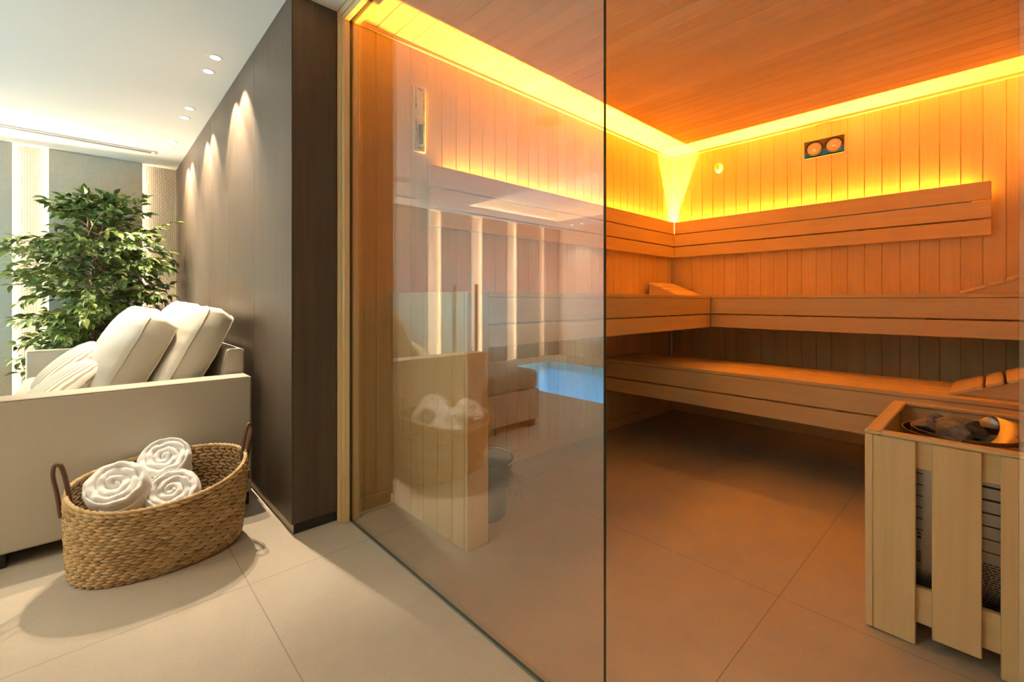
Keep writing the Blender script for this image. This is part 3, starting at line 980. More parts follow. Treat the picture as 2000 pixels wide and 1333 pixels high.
hc = Vector((-0.072, 2.05, 0))
t = thing('sauna_heater', 'steel sauna heater with stones inside the wooden guard', 'heater', (hc.x, hc.y, 0))
def ring(name, m, r, th, z0, z1, par):
    q = MB(); q.lathe([(r, z0), (r, z1), (r - th, z1), (r - th, z0)], hc, 64, close=True)
    return q.build(name, m, par)
outer = ring('outer_drum', M['steelrim'], 0.150, 0.003, 0.03, 0.573, t)
ring('inner_drum', M['steelrim'], 0.128, 0.003, 0.05, 0.580, t)
q = MB(); q.lathe([(0.124, 0.47), (0.124, 0.48)], hc, 40); q.build('stone_tray', M['black'], t)
# front data plate: bright metal with dark vents and printed lines, behind the openings
dpy = HY0 + 0.085
q = MB(); q.box(HX0 + 0.075, HX1 - 0.02, dpy, dpy + 0.004, 0.12, 0.55, b=0.0005)
fp = q.build('front_plate', M['steel'], t)
q = MB(); q.box(HX0 + 0.022, HX0 + 0.0745, dpy + 0.012, dpy + 0.016, 0.1, 0.55, b=0.0)
q.build('liner', M['black'], t)
q = MB(); q.box(-0.182, -0.176, dpy - 0.0018, dpy - 0.0003, 0.12, 0.55, b=0.0); q.build('dark_groove', M['ink'], fp)
q = MB()
for k in range(8):
    q = MB()
    z = 0.545 - k * 0.034
    q.box(-0.168, -0.150, dpy - 0.0016, dpy - 0.0003, z, z + 0.0025, b=0.0)
    q.build('vent_slot', M['ink'], fp)
for k in range(8):
    q = MB()
    z = 0.548 - k * 0.036
    q.box(-0.035, 0.03, dpy - 0.0016, dpy - 0.0003, z, z + 0.007 - k * 0.0007, b=0.0)
    q.build('vent_slot', M['ink'], fp)
q = MB()
rnd = random.Random(3)
for k in range(17):
    z = 0.262 - k * 0.0068
    x = -0.045
    while x < 0.035:
        wv = rnd.uniform(0.004, 0.013)
        q.box(x, min(x + wv, 0.036), dpy - 0.0008, dpy - 0.0003, z, z + 0.0032, b=0.0)
        x += wv + 0.0022
q.build('data_print', M['ink'], fp, smooth=False)
q = MB()
for z, h in ((0.345, 0.004), (0.332, 0.006)):
    q.box(-0.163, -0.154, dpy - 0.0008, dpy - 0.0003, z - 0.05, z - 0.05 + h, b=0.0)
q.build('data_print', M['ink'], fp, smooth=False)
q = MB()
for z, h in ((0.29, 0.003), (0.283, 0.003), (0.276, 0.003), (0.269, 0.003), (0.262, 0.003)):
    q.box(-0.163, -0.154, dpy - 0.0008, dpy - 0.0003, z - 0.05, z - 0.05 + h, b=0.0)
q.build('data_print', M['ink'], fp, smooth=False)
q = MB()
vs, fs = text_mesh('CE  EAC', 0.016)
mt = Matrix.Translation((-0.004, dpy - 0.0008, 0.137)) @ Matrix.Rotation(R(90), 4, 'X')
q.add([mt @ p for p in vs], fs)
q.build('conformity_mark', M['ink'], fp, smooth=False)
# curved steel air deflector rising out of the stones: a bent sheet, open towards the stones
prof = [(-0.060, 2.200, 0.553), (-0.040, 2.215, 0.572), (-0.020, 2.215, 0.590), (-0.004, 2.198, 0.596), (0.006, 2.165, 0.588), (0.008, 2.115, 0.572),
        (0.000, 2.062, 0.553), (-0.014, 2.030, 0.541), (-0.034, 1.985, 0.524)]
q = MB(); vs = []
def crv(pl, n_):
    out = []
    for i_ in range(len(pl) - 1):
        p0, p1, p2, p3 = [Vector(pl[max(0, min(len(pl) - 1, i_ + k_))]) for k_ in (-1, 0, 1, 2)]
        for t_ in [k_ / n_ for k_ in range(n_)]:
            out.append(0.5 * (2 * p1 + (p2 - p0) * t_ + (2 * p0 - 5 * p1 + 4 * p2 - p3) * t_ ** 2 + (3 * p1 - p0 - 3 * p2 + p3) * t_ ** 3))
    return out + [Vector(pl[-1])]
pp = [Vector((0, 0, 0.018)) + p for p in crv(prof, 4)]
ex = Vector((0.085, 0.0, -0.022))
for e in (0.0, 0.5, 1.0):
    for p in pp:
        vs.append(p + ex * e)
k = len(pp)
q.add(vs, [(r_ * k + i, r_ * k + i + 1, (r_ + 1) * k + i + 1, (r_ + 1) * k + i) for r_ in (0, 1) for i in range(k - 1)])
df = q.build('air_deflector', M['steel'], t)
sm = df.modifiers.new('thickness', 'SOLIDIFY'); sm.thickness = 0.0016

def rock(lb, c, r, seed, sc=(1, 1, 0.75)):
    bm = bmesh.new()
    bmesh.ops.create_icosphere(bm, subdivisions=4, radius=1.0)
    rr = random.Random(seed)
    pl = [(Vector((rr.uniform(-1, 1), rr.uniform(-1, 1), rr.uniform(-1, 1))).normalized(), rr.uniform(0.42, 0.80)) for _ in range(14)]
    o3 = Vector((seed * 3.1, seed * 1.7, 0))
    q = MB(); vs = []
    for v in bm.verts:
        p = v.co.copy()
        for nn, d in pl:
            e = p.dot(nn)
            if e > d:
                p -= nn * (e - d) * 0.93
        p *= 1.18 * (1 + 0.14 * noise.noise(p * 2.2 + o3) + 0.06 * noise.noise(p * 6 + o3) + 0.02 * noise.noise(p * 19 + o3))
        vs.append(Vector((p.x * r * sc[0], p.y * r * sc[1], p.z * r * sc[2])))
    fs = [tuple(v.index for v in f.verts) for f in bm.faces]
    bm.free()
    rot = Matrix.Rotation(rr.uniform(0, 6.28), 4, 'Z')
    q.add([rot @ p + Vector(c) for p in vs], fs, [p + o3 for p in vs])
    return tag(q.build('sauna_stone', M['rock'], org=c, angle=25), lb, 'stone', 'stones on the sauna heater')
rock('large grey sauna stone at the back centre of heater, widest one', (-0.085, 2.10, 0.587), 0.066, 1, (1.15, 0.85, 0.62))
rock('grey sauna stone at the front of heater nearest the front rail', (-0.085, 1.965, 0.584), 0.058, 2, (1.1, 0.7, 0.60))
rock('small flat grey sauna stone at the left of heater', (-0.155, 2.03, 0.584), 0.038, 3, (1.1, 0.8, 0.6))
rock('brownish sauna stone beneath the curved steel deflector', (-0.012, 2.085, 0.545), 0.042, 5, (1, 0.9, 0.6))
rock('small grey sauna stone at front right beside steel deflector', (-0.025, 1.965, 0.545), 0.036, 8, (1, 0.9, 0.7))
rock('grey sauna stone behind the largest one at the back left', (-0.140, 2.135, 0.587), 0.042, 11, (1, 0.9, 0.7))

# bucket and plastic bag behind the partition
bc = Vector((-1.63, 1.345, 0))
t = thing('water_bucket', 'dark grey bucket on sauna floor half hidden by the partition', 'bucket', bc)
q = MB()
q.lathe([(0.095, 0.0), (0.098, 0.004), (0.128, 0.255), (0.133, 0.262), (0.133, 0.268), (0.124, 0.268), (0.095, 0.010)], bc, 40)
q.build('pail', M['darkgrey'], t)
q = MB()
pts = [bc + Vector((0.131 * math.cos(w_) , 0.03 + 0.10 * math.sin(w_), 0.255 + 0.025 * math.sin(w_))) for w_ in [R(a) for a in range(0, 181, 12)]]
q.tube(pts, 0.003, 8); q.build('handle', M['steel'], t)
# crumpled clear bag hanging over the bucket rim
q = MB()
nu, nv = 22, 18
vs = []
for i in range(nu + 1):
    for j_ in range(nv + 1):
        u = i / nu; v_ = j_ / nv
        base = bc + Vector((0.10 + 0.17 * u, 0.02 + 0.10 * (v_ - 0.5) * (1 - 0.3 * u), 0.0))
        z = 0.282 - 0.03 * u - 0.19 * v_ * (1 - 0.25 * u)
        p = base + Vector((-0.06 * v_ * (0.3 + u), 0.0, z))
        d = noise.noise_vector(Vector((u * 5.1, v_ * 4.3, 1.7))) * 0.020 + noise.noise_vector(Vector((u * 11, v_ * 10, 4.7))) * 0.008
        vs.append(p + d)
fs = [(i * (nv + 1) + j_, (i + 1) * (nv + 1) + j_, (i + 1) * (nv + 1) + j_ + 1, i * (nv + 1) + j_ + 1) for i in range(nu) for j_ in range(nv)]
q.add(vs, fs)
tag(q.build('plastic_bag', M['film'], org=bc + Vector((0.18, 0.0, 0.05)), angle=60), 'crumpled clear plastic bag hanging beside the dark bucket', 'bag')

# ------------------------------------------------------------------ sofa
SA = (-2.49, -2.63)        # near arm
SB = (-4.76, -4.90)        # far arm
t = thing('sofa', 'long cream fabric sofa with block arms along the dark panelled wall', 'sofa', (-3.7, 0.1, 0))
def soft_box(name, m, par, x0, x1, y0, y1, z0, z1, r, puff=0.0, seg=4, sub=None):
    """box with well rounded edges and slightly puffed faces"""
    bm = bmesh.new()
    bmesh.ops.create_cube(bm, size=1.0)
    bmesh.ops.scale(bm, vec=(x1 - x0, y1 - y0, z1 - z0), verts=bm.verts)
    bmesh.ops.translate(bm, vec=((x0 + x1) / 2, (y0 + y1) / 2, (z0 + z1) / 2), verts=bm.verts)
    bmesh.ops.bevel(bm, geom=bm.edges[:], offset=r, segments=seg, profile=0.5, affect='EDGES')
    if puff:
        bmesh.ops.triangulate(bm, faces=[f for f in bm.faces if len(f.verts) > 4])
        bmesh.ops.subdivide_edges(bm, edges=[e for e in bm.edges if e.calc_length() > 0.15], cuts=10, use_grid_fill=True)
        c = Vector(((x0 + x1) / 2, (y0 + y1) / 2, (z0 + z1) / 2))
        h = Vector((abs(x1 - x0) / 2, abs(y1 - y0) / 2, abs(z1 - z0) / 2))
        for v in bm.verts:
            d = v.co - c
            a, b_ = abs(d.x) / h.x, abs(d.y) / h.y
            if d.z > 0:
                v.co.z += puff * (1 - a ** 3) * (1 - b_ ** 3)
    q = MB()
    bm.verts.index_update()
    q.add([v.co.copy() for v in bm.verts], [tuple(v.index for v in f.verts) for f in bm.faces], [Vector((v.co.y, v.co.x, v.co.z)) for v in bm.verts])
    bm.free()
    return q.build(name, m, par, angle=50)
for x1, x0 in (SA, SB):
    a = soft_box('arm', M['sofa'], t, x0, x1, -0.35, 0.575, 0.06, 0.63, 0.014)
    q = MB()
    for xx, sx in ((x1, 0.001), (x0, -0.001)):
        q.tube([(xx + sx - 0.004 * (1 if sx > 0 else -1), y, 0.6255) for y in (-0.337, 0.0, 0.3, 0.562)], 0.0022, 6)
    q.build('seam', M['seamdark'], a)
soft_box('base', M['sofa'], t, SB[0] + 0.002, SA[1] - 0.002, -0.34, 0.57, 0.06, 0.30, 0.012)
# slanted back
q = MB()
prof = [(0.575, 0.301), (0.575, 0.752), (0.500, 0.752), (0.430, 0.301)]
x0, x1 = SB[0] + 0.004, SA[1] - 0.004
bm = bmesh.new()
vv = [bm.verts.new((x, y, z)) for x in (x0, x1) for y, z in prof]
for f in ((0, 1, 2, 3), (7, 6, 5, 4), (0, 4, 5, 1), (1, 5, 6, 2), (2, 6, 7, 3), (3, 7, 4, 0)):
    bm.faces.new([vv[i] for i in f])
bmesh.ops.bevel(bm, geom=bm.edges[:], offset=0.012, segments=3, profile=0.5, affect='EDGES')
bm.verts.index_update()
q.add([v.co.copy() for v in bm.verts], [tuple(v.index for v in f.verts) for f in bm.faces])
bm.free()
bk = q.build('backrest', M['sofa'], t, angle=50)
q = MB()
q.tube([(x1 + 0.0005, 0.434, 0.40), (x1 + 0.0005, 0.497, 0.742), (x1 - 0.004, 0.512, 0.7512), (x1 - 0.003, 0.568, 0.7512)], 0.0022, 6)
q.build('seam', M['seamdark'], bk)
xm = (SA[1] + SB[0]) / 2
soft_box('seat_cushion', M['sofa'], t, xm + 0.003, SA[1] - 0.003, -0.345, 0.42, 0.301, 0.445, 0.03, 0.014)
soft_box('seat_cushion', M['sofa'], t, SB[0] + 0.003, xm - 0.003, -0.345, 0.42, 0.301, 0.445, 0.03, 0.014)
for x, y in ((SA[0] - 0.055, 0.52), (SA[0] - 0.075, -0.28), (SB[1] + 0.075, 0.50), (SB[1] + 0.075, -0.28)):
    B('leg', M['black'], t, x - 0.045, x + 0.045, y - 0.045, y + 0.045, 0.0, 0.0598, b=0.002)

t = thing('ottoman', 'cream fabric ottoman in front of the sofa, reflected in the glass', 'ottoman', (-3.05, -0.63, 0))
soft_box('base', M['ottoman'], t, -3.68, -2.49, -0.907, -0.356, 0.06, 0.298, 0.014)
soft_box('seat_cushion', M['ottoman'], t, -3.68, -2.494, -0.903, -0.360, 0.3, 0.448, 0.035, 0.014)
for x, y in ((-2.565, -0.84), (-2.565, -0.43), (-3.6, -0.84), (-3.6, -0.43)):
    B('leg', M['black'], t, x - 0.045, x + 0.045, y - 0.045, y + 0.045, 0.0, 0.0598, b=0.002)

# box cushions with gusset and piping
def cushion(name, lb, loc, lean, W, H, T, bulge, m, seed, turn=0.0, roll=0.0, pinch=0.03, pipe=True, group=None, cat='cushion', wr=0.006):
    mt = Matrix.Translation(loc) @ Matrix.Rotation(R(turn), 4, 'Z') @ Matrix.Rotation(R(-lean), 4, 'X') @ Matrix.Rotation(R(roll), 4, 'Y')
    Nn = 34
    vs = []; gs = []
    sd = Vector((seed * 5.3, seed * 2.9, seed))
    def pt(u, v, side):
        x = W / 2 * u * (1 - pinch * (1 - v * v))
        z = H / 2 * v * (1 - pinch * (1 - u * u))
        # round the corners
        cr = max(0.0, abs(u) + abs(v) - 1.62)
        x *= 1 - cr * 0.22; z *= 1 - cr * 0.22
        e = ((1 - abs(u) ** 2.6) * (1 - abs(v) ** 2.6))
        e = max(e, 0.0) ** 0.62
        y = side * (T / 2 + (bulge if side < 0 or T < 0.03 else 0.012) * e)
        edge = min(1 - abs(u), 1 - abs(v))
        amp = wr * math.exp(-((edge - 0.13) / 0.12) ** 2)
        s = u if abs(v) > abs(u) else v
        y += side * amp * (noise.noise(Vector((s * 7.0, side * 3.0, seed * 7.7))) * 1.0 - 0.35)
        y += side * wr * 0.9 * noise.noise(Vector((u * 2.0, v * 2.0, side + seed)))
        return Vector((x, y, z))
    idx = {}
    def sp(i):
        a = -1 + 2 * i / Nn
        return math.copysign(abs(a) ** 0.8, a)
    for side in (-1, 1):
        for i in range(Nn + 1):
            for j_ in range(Nn + 1):
                idx[(side, i, j_)] = len(vs)
                p = pt(sp(i), sp(j_), side)
                vs.append(p); gs.append(p + sd)
    fs = []
    for side in (-1, 1):
        for i in range(Nn):
            for j_ in range(Nn):
                f = [idx[(side, i, j_)], idx[(side, i + 1, j_)], idx[(side, i + 1, j_ + 1)], idx[(side, i, j_ + 1)]]
                fs.append(f)
    loop = [(i, 0) for i in range(Nn)] + [(Nn, j_) for j_ in range(Nn)] + [(i, Nn) for i in range(Nn, 0, -1)] + [(0, j_) for j_ in range(Nn, 0, -1)]
    k = len(loop)
    # gusset with a middle ring pushed outwards
    mid = []
    for (i, j_) in loop:
        a = vs[idx[(-1, i, j_)]]; c_ = vs[idx[(1, i, j_)]]
        p = (a + c_) / 2
        if T > 0.03:
            p = Vector((p.x * (1 + 0.016 / (W / 2)), p.y, p.z * (1 + 0.016 / (H / 2))))
        mid.append(len(vs)); vs.append(p); gs.append(p + sd)
    for q_ in range(k):
        a = loop[q_]; c_ = loop[(q_ + 1) % k]
        fs.append([idx[(-1, *a)], idx[(-1, *c_)], mid[(q_ + 1) % k], mid[q_]])
        fs.append([mid[q_], mid[(q_ + 1) % k], idx[(1, *c_)], idx[(1, *a)]])
    q = MB(); q.add(vs, fs, gs)
    o = q.build(name, m, angle=75)
    o.matrix_world = mt
    ORG[o.name] = Vector((0, 0, 0))
    tag(o, lb, cat, group)
    if pipe:
        for side in (-1, 1):
            q = MB()
            q.tube([vs[idx[(side, *a)]] * 1.002 for a in loop], 0.0032, 6, closed=True)
            q.build('piping', M['piping'], o)
    return o
GC = 'back cushions on the sofa'
cushion('back_cushion', 'plump cream back cushion at right, leaning on sofa back nearest the camera', (-3.03, 0.375, 0.695), 26, 0.70, 0.56, 0.12, 0.075, M['cushion'], 1, group=GC)
cushion('back_cushion', 'plump cream cushion in front of the right one, nearest the striped pillows', (-3.085, 0.150, 0.685), 26, 0.64, 0.54, 0.12, 0.08, M['cushion'], 2, turn=2, roll=4, group=GC)
cushion('back_cushion', 'cream back cushion at the far end, only its top showing between the front cushions', (-3.765, 0.385, 0.715), 24, 0.70, 0.56, 0.12, 0.075, M['cushion'], 3, roll=1, group=GC)
cushion('back_cushion', 'cream cushion at far end beside the potted tree, left of the nearer ones', (-3.80, 0.155, 0.69), 26, 0.64, 0.54, 0.12, 0.08, M['cushion'], 4, turn=2, roll=3, group=GC)
GP = 'striped throw pillows'
cushion('throw_pillow', 'small striped pillow in front, lower and nearer the camera', (-3.04, -0.105, 0.575), 50, 0.42, 0.40, 0.006, 0.065, M['stripe'], 5, turn=10, roll=-4, pinch=0.09, pipe=False, group=GP, cat='pillow', wr=0.004)
cushion('throw_pillow', 'small striped pillow behind the other, next to the far cushion', (-3.66, -0.105, 0.605), 46, 0.42, 0.40, 0.006, 0.065, M['stripe'], 6, turn=8, roll=4, pinch=0.09, pipe=False, group=GP, cat='pillow', wr=0.004)

# slim wooden posts behind the sofa, seen in the glass
for (x, y, zt, r, lb) in ((-3.93, -1.40, 1.178, 0.014, 'slim brown wooden post behind the sofa, right one in the glass reflection'),
                          (-4.09, -1.22, 1.172, 0.011, 'slim brown wooden post behind the sofa, left one in the glass reflection')):
    t = thing('wooden_post', lb, 'post', (x, y, 0), 'wooden posts by the pool')
    B('pole', M['leather'], t, x - r, x + r, y - r, y + r, 0.012, zt, b=0.002, axis='z')
    q = MB(); q.lathe([(0.08, 0), (0.08, 0.008), (0.07, 0.012)], (x, y, 0), 32); q.build('base', M['blackmetal'], t)

# ------------------------------------------------------------------ basket
bc = Vector((-2.245, 0.205, 0))
def rim_h(w_):      # height of the rim round the oval, w_=angle from +X towards +Y
    c_ = math.cos(w_ + 0.12)
    return 0.338 + 0.014 * math.sin(w_) - 0.050 * max(0.0, c_) ** 1.3
def wall_pt(w_, f, off=0.0):
    h = rim_h(w_)
    z = h * f
    fl = 0.965 + 0.035 * min(1.0, z / 0.2) - 0.05 * max(0.0, 1 - z / 0.03) ** 2
    cw, sw = math.cos(w_), math.sin(w_)
    ex = 2.15
    tz = min(1.0, z / 0.32)
    rx = math.copysign(abs(cw) ** (2 / ex), cw) * (0.182 * fl + 0.076 * tz + off) + 0.046 * tz
    ry = math.copysign(abs(sw) ** (2 / ex), sw) * (0.272 * fl + off)
    return bc + Vector((rx, ry, z))
t = thing('seagrass_basket', 'oval plaited seagrass basket holding rolled towels beside the sofa arm', 'basket', bc)
rnd = random.Random(5)
core = MB()
na, nr = 96, 10
vs = []
for off in (0.0025, -0.0025):
    for j_ in range(nr + 1):
        for i in range(na):
            vs.append(wall_pt(2 * math.pi * i / na, max(0.02, j_ / nr * 0.985), off))
fs = []
L = (nr + 1) * na
for s in (0, 1):
    for j_ in range(nr):
        for i in range(na):
            a = s * L + j_ * na
            fs.append([a + i, a + (i + 1) % na, a + na + (i + 1) % na, a + na + i])
for j_ in (0, nr):
    for i in range(na):
        fs.append([j_ * na + i, j_ * na + (i + 1) % na, L + j_ * na + (i + 1) % na, L + j_ * na + i])
core.add(vs, fs)
ctr = len(vs)
core.add([bc + Vector((0, 0, 0.006))] + [wall_pt(2 * math.pi * i / na, 0.02, 0.0) for i in range(na)], [(0, 1 + i, 1 + (i + 1) % na) for i in range(na)])
core.build('basket_core', M['seagrass_core'], t)
# arc-length table along the oval
def oval_len(f):
    tab = [0.0]; K = 720
    p = wall_pt(0, f)
    for i in range(1, K + 1):
        r_ = wall_pt(2 * math.pi * i / K, f)
        tab.append(tab[-1] + math.hypot(r_.x - p.x, r_.y - p.y)); p = r_
    return tab
def inv(tab, s):
    T = tab[-1]; s = s % T
    import bisect
    i = max(1, bisect.bisect_left(tab, s)); i = min(i, len(tab) - 1)
    d = tab[i] - tab[i - 1]
    return 2 * math.pi * (i - 1 + (s - tab[i - 1]) / max(d, 1e-9)) / (len(tab) - 1)
weave = MB()
NS, NR_ = 6, 6
def stroke(q, p0, p1, nrm, wd, th, tn, bow=0.004):
    """leaf-like plump strand from p0 to p1"""
    d = (p1 - p0); Ln = d.length; d.normalize()
    sd_ = nrm.cross(d).normalized()
    vs = []; gs = []
    for i in range(NS + 1):
        a = i / NS
        pr = max(0.10, math.sin(math.pi * (0.04 + 0.92 * a)) ** 0.9)
        ctr_ = p0 + d * Ln * a + nrm * (bow * math.sin(math.pi * a))
        for k_ in range(NR_):
            w_ = 2 * math.pi * k_ / NR_
            vs.append(ctr_ + sd_ * math.cos(w_) * wd / 2 * pr + nrm * math.sin(w_) * th / 2 * pr)
            gs.append(Vector((a * Ln, math.cos(w_) * wd, math.sin(w_) * th)) + Vector((tn * 17, tn * 31, 0)))
    fs = []
    for i in range(NS):
        for k_ in range(NR_):
            fs.append([i * NR_ + k_, i * NR_ + (k_ + 1) % NR_, (i + 1) * NR_ + (k_ + 1) % NR_, (i + 1) * NR_ + k_])
    fs.append(list(range(NR_))); fs.append([NS * NR_ + k_ for k_ in range(NR_)])
    q.add(vs, fs, gs, tn)
rows = 12
tabs = oval_len(0.6)
per = tabs[-1]
npl = 47
for r_ in range(rows):
    f0 = (r_ + 0.08) / rows; f1 = (r_ + 0.56) / rows; f2 = (r_ + 1.04) / rows
    rowt = rnd.uniform(-0.12, 0.12)
    for i in range(npl):
        s = per * (i + 0.5 * (r_ % 2)) / npl + rnd.uniform(-0.002, 0.002)
        ln = per / npl
        for half in (0, 1):
            w0 = inv(tabs, s); w1 = inv(tabs, s + ln * 1.42)
            if half == 0:
                a, b_ = wall_pt(w0, f0), wall_pt(w1, f1 - 0.06 / rows)
            else:
                a, b_ = wall_pt(w0, f2), wall_pt(w1, f1 + 0.06 / rows)
            mid_ = (wall_pt(w0, 0.5) + wall_pt(w1, 0.5)) / 2 - bc
            nrm = Vector(((mid_.x - 0.02) / 0.225 ** 2, mid_.y / 0.272 ** 2, -0.12)).normalized()
            hgt = rim_h((w0 + w1) / 2) / rows
            tn = min(1, max(0, 0.5 + rowt + rnd.gauss(0, 0.2)))
            if rnd.random() < 0.04:
                tn = rnd.uniform(0, 0.15)
            stroke(weave, a, b_, nrm, hgt * 0.60, 0.016, tn, 0.0045)
weave.build('weave', M['seagrass'], t, angle=80)
# plaited rim
q = MB()
for i in range(74):
    s = per * i / 74
    w0, w1 = inv(tabs, s), inv(tabs, s + per / 74 * 2.0)
    a = wall_pt(w0, 1.0, -0.004) + Vector((0, 0, 0.002)); b_ = wall_pt(w1, 1.0, 0.004) + Vector((0, 0, 0.004))
    stroke(q, a, b_, Vector((0, 0, 1)), 0.015, 0.014, min(1, max(0, rnd.gauss(0.55, 0.2))))
q.build('rim', M['seagrass'], t, angle=80)
# leather handles at both ends
for s in (-1, 1):
    e = wall_pt(R(90 * s), 1.0, 0.0)
    ctl = [(-0.014, -0.012, -0.075), (-0.013, -0.016, -0.035), (-0.008, -0.022, 0.02), (0.0, -0.030, 0.075), (0.006, -0.028, 0.108), (0.012, -0.019, 0.118),
           (0.017, -0.008, 0.105), (0.020, 0.002, 0.060), (0.020, 0.009, 0.01), (0.018, 0.013, -0.03)]
    pts = []
    for i_ in range(len(ctl) - 1):
        p0, p1, p2, p3 = [Vector(ctl[max(0, min(len(ctl) - 1, i_ + k_))]) for k_ in (-1, 0, 1, 2)]
        for t_ in (0, 0.25, 0.5, 0.75):
            pts.append(0.5 * (2 * p1 + (p2 - p0) * t_ + (2 * p0 - 5 * p1 + 4 * p2 - p3) * t_ ** 2 + (3 * p1 - p0 - 3 * p2 + p3) * t_ ** 3))
    pts.append(Vector(ctl[-1]))
    pts = [e + Vector((p.x, -s * p.y, p.z)) for p in pts]
    q = MB(); q.tube(pts, 0.0075, 10, flat=0.9)
    q.build('handle', M['leather'], t)
    if s > 0:
        B('leather_tag', M['tan_label'], t, e.x + 0.010, e.x + 0.032, e.y + 0.012, e.y + 0.018, e.z - 0.115, e.z - 0.075, b=0.001)

# rolled towels
def towel(lb, c, axis, Rr, Ln, seed, flap=False):
    ax = Vector(axis).normalized()
    u = ax.cross(Vector((0, 0, 1))).normalized(); v = u.cross(ax).normalized()
    nr, na = 40, 96
    rr = random.Random(seed)
    ph0 = rr.uniform(0, 6.28)
    turns = 3.6
    vs = [];
    def cap(rho, th):
        wob = 0.10 * noise.noise(Vector((rho * 2.3 * math.cos(th) + seed * 9, rho * 2.3 * math.sin(th), 0.3)))
        p = (rho + wob * 0.55) * turns - th / (2 * math.pi) + ph0
        fr_ = p - math.floor(p)
        rid = math.sqrt(max(0.0, 1 - (2 * fr_ - 1) ** 2))
        dz = 0.013 * rid + 0.010 * noise.noise(Vector((rho * 3 * math.cos(th) + seed, rho * 3 * math.sin(th), seed * 2.0))) - 0.012 * (1 - rho) ** 2
        if rho > 0.88:
            dz -= (rho - 0.88) ** 2 * 1.2
        return dz
    vs.append(ax * (Ln / 2 + cap(0, 0) * 0.6))
    for i in range(1, nr + 1):
        rho = i / nr
        for k_ in range(na):
            th = 2 * math.pi * k_ / na
            rad = Rr * rho * (1 + 0.03 * math.sin(2 * th + seed))
            vs.append(u * math.cos(th) * rad + v * math.sin(th) * rad + ax * (Ln / 2 + cap(rho, th)))
    ns = 14
    for j_ in range(1, ns + 1):
        for k_ in range(na):
            th = 2 * math.pi * k_ / na
            f = j_ / ns
            rad = Rr * (1 + 0.03 * math.sin(2 * th + seed)) * (1 + 0.035 * math.sin(math.pi * min(1, f * 2)) + 0.02 * noise.noise(Vector((math.cos(th) * 1.5, math.sin(th) * 1.5, f * 3 + seed))))
            vs.append(u * math.cos(th) * rad + v * math.sin(th) * rad + ax * (Ln / 2 - Ln * f))
    fs = [(0, 1 + k_, 1 + (k_ + 1) % na) for k_ in range(na)]
    tot = nr + ns
    for i in range(tot - 1):
        a = 1 + i * na
        for k_ in range(na):
            fs.append([a + k_, a + na + k_, a + na + (k_ + 1) % na, a + (k_ + 1) % na])
    fs.append([1 + (tot - 1) * na + k_ for k_ in range(na)])
    q = MB()
    cc = Vector(c)
    q.add([p + cc for p in vs], fs, [p + Vector((seed, 0, 0)) for p in vs])
    o = q.build('rolled_towel', M['towel'], org=c, angle=80)
    tag(o, lb, 'towel', 'rolled towels in the basket')
    if flap:
        q = MB(); vs = []
        n1, n2 = 16, 16
        for i in range(n1 + 1):
            for j_ in range(n2 + 1):
                th = R(195 + 95 * i / n1); f = j_ / n2
                rad = Rr * (1.05 + 0.06 * math.sin(math.pi * i / n1)) + 0.006 * noise.noise(Vector((i * 0.3, j_ * 0.3, seed)))
                vs.append(u * math.cos(th) * rad + v * math.sin(th) * rad + ax * (Ln / 2 - 0.014 - 0.012 * math.sin(math.pi * i / n1) - Ln * 0.7 * f) + cc)
        fs = [(i * (n2 + 1) + j_, (i + 1) * (n2 + 1) + j_, (i + 1) * (n2 + 1) + j_ + 1, i * (n2 + 1) + j_ + 1) for i in range(n1) for j_ in range(n2)]
        q.add(vs, fs)
        fo = q.build('loose_edge', M['towel'], o, org=cc)
        k_ = fo.modifiers.new('thickness', 'SOLIDIFY'); k_.thickness = 0.006
    return o
TOW = [('white rolled towel at the left of the basket with a loose edge', (-2.222, 0.090, 0.257), (0.66, -0.22, 0.70), 0.089, 0.26, 1, True),
       ('white rolled towel at the right of the trio by the basket front', (-2.222, 0.241, 0.192), (0.68, -0.14, 0.68), 0.085, 0.26, 2, False),
       ('white rolled towel at the back of the trio, topmost', (-2.325, 0.222, 0.318), (0.64, -0.12, 0.70), 0.086, 0.15, 3, False)]
for a in TOW:
    towel(*a)

# ------------------------------------------------------------------ potted tree
pc = Vector((-5.22, 0.04, 0))
t = thing('potted_tree', 'bushy green ficus tree standing between the sofa and far wall', 'plant', pc)
q = MB(); q.lathe([(0.13, 0), (0.17, 0.30), (0.175, 0.31), (0.16, 0.31), (0.155, 0.28), (0.02, 0.275)], pc, 36); q.build('planter', M['pot'], t)
q = MB(); q.lathe([(0.154, 0.276), (0.15, 0.284), (0.01, 0.288)], pc, 30); q.build('soil', M['soil'], t)
rnd = random.Random(21)
trunk = MB(); br_ = MB(); lf = MB()
axis_pts = []
for k_ in range(3):
    ph = 2.1 * k_
    pts = []
    for i in range(22):
        z = 0.27 + 1.5 * i / 21
        rr_ = 0.028 * (1 - 0.3 * i / 21) + 0.05 * (i / 21) ** 2
        pts.append(pc + Vector((rr_ * math.cos(ph + z * 4.2), rr_ * math.sin(ph + z * 4.2), z)))
    trunk.tube(pts, [0.020 - 0.014 * i / 21 for i in range(22)], 8)
    axis_pts.append(pts)
trunk.build('trunk', M['bark'], t)
def prof_r(z):
    tb = [(0.42, 0.28), (0.6, 0.46), (0.85, 0.46), (1.1, 0.50), (1.35, 0.62), (1.6, 0.54), (1.76, 0.36), (1.86, 0.18), (1.97, 0.05)]
    for (a, ra), (b_, rb) in zip(tb[:-1], tb[1:]):
        if a <= z <= b_:
            return ra + (rb - ra) * (z - a) / (b_ - a)
    return 0.1
def inb(p):
    return -5.52 < p.x < -4.45 and -0.85 < p.y < 0.585 and p.z < 1.90
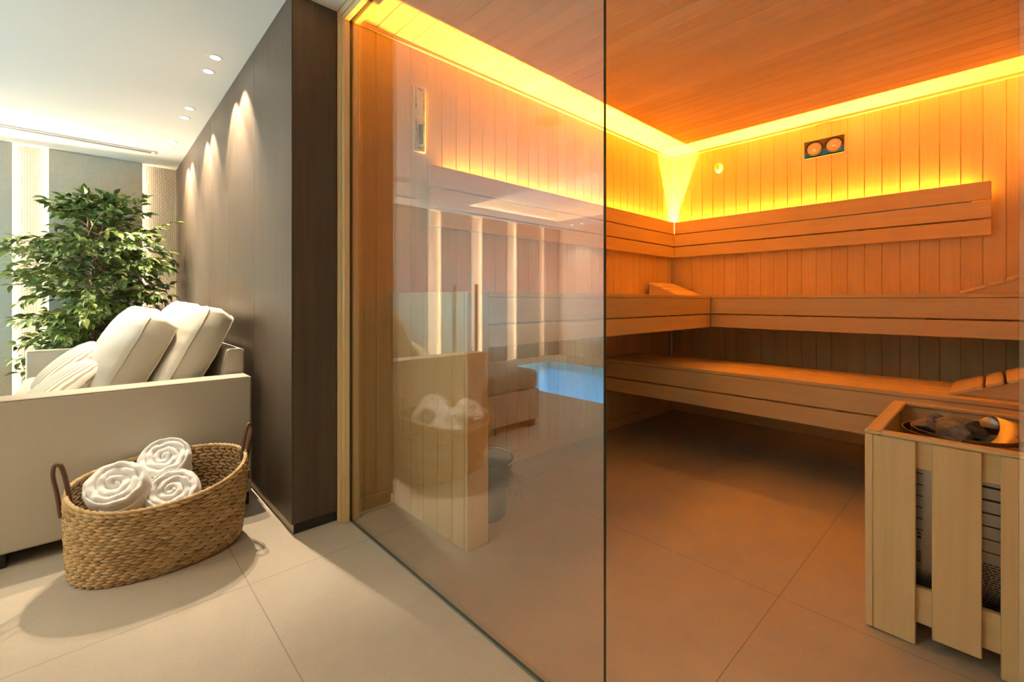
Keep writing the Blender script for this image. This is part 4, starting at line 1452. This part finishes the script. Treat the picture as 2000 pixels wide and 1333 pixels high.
def leaf(p, d, ln, tn):
    d = d.normalized()
    side = d.cross(Vector((0, 0, 1)))
    if side.length < 0.05:
        side = Vector((1, 0, 0))
    side.normalize()
    up = side.cross(d).normalized()
    tw = rnd.uniform(-0.9, 0.9)
    side, up = side * math.cos(tw) + up * math.sin(tw), up * math.cos(tw) - side * math.sin(tw)
    w_ = ln * rnd.uniform(0.40, 0.50)
    st = 0.12 * ln
    prof = [(0.0, 0.03, 0), (st / ln, 0.10, 0), (0.25, 0.78, 0.02), (0.45, 1.0, 0.03), (0.65, 0.80, 0.015), (0.84, 0.36, -0.03), (1.0, 0.02, -0.09)]
    vs = []
    for (a, wd, dz) in prof:
        c_ = p + d * ln * a + up * ln * dz * 1.5
        vs.append(c_ - side * w_ / 2 * wd + up * 0.10 * w_ * wd)
        vs.append(c_)
        vs.append(c_ + side * w_ / 2 * wd + up * 0.10 * w_ * wd)
    if any(v_.x < -5.545 or v_.y > 0.61 for v_ in vs):
        return
    fs = []
    for i in range(len(prof) - 1):
        a = 3 * i
        fs.append((a, a + 1, a + 4, a + 3)); fs.append((a + 1, a + 2, a + 5, a + 4))
    lf.add(vs, fs, None, tn)
for k_ in range(230):
    z0 = 0.42 + 1.36 * (k_ + rnd.random()) / 230
    pts = axis_pts[k_ % 3]
    i = min(21, max(0, int((z0 - 0.27) / 1.5 * 21)))
    st = pts[i] if z0 < 1.77 else pts[21]
    az = rnd.uniform(0, 2 * math.pi)
    Rm = prof_r(min(1.95, z0 + 0.08)) * rnd.uniform(0.62, 1.05)
    if rnd.random() < 0.10:
        Rm *= 1.2
    d = Vector((math.cos(az), math.sin(az), rnd.uniform(0.05, 0.55) if z0 < 1.6 else rnd.uniform(0.5, 1.6)))
    path = [st.copy()]
    stp = Rm / 9
    dd = d.normalized()
    for s in range(9):
        dd = (dd + Vector((rnd.gauss(0, 0.10), rnd.gauss(0, 0.10), -0.055 + rnd.gauss(0, 0.05)))).normalized()
        nx = path[-1] + dd * stp
        if not inb(nx):
            break
        path.append(nx)
    if len(path) < 3:
        continue
    br_.tube(path, [0.0042 - 0.0028 * i_ / len(path) for i_ in range(len(path))], 5)
    for i_, p in enumerate(path):
        if i_ < 2:
            continue
        for c_ in range(3 if i_ < len(path) - 2 else 4):
            dirv = (path[i_] - path[i_ - 1]).normalized()
            sd_ = Vector((rnd.gauss(0, 1), rnd.gauss(0, 1), rnd.gauss(0, 0.5))).normalized()
            ld_ = (dirv * 0.9 + sd_ * 0.75 + Vector((0, 0, -0.22))).normalized()
            bp = p + sd_ * rnd.uniform(0.0, 0.03)
            tn = min(1, max(0, rnd.gauss(0.42, 0.22)))
            if rnd.random() < 0.07:
                tn = rnd.uniform(0.85, 1.0)
            leaf(bp, ld_, rnd.uniform(0.055, 0.10), tn)
br_.build('branch', M['bark'], t)
lf.build('foliage', M['leaf'], t, angle=80, recalc=False)
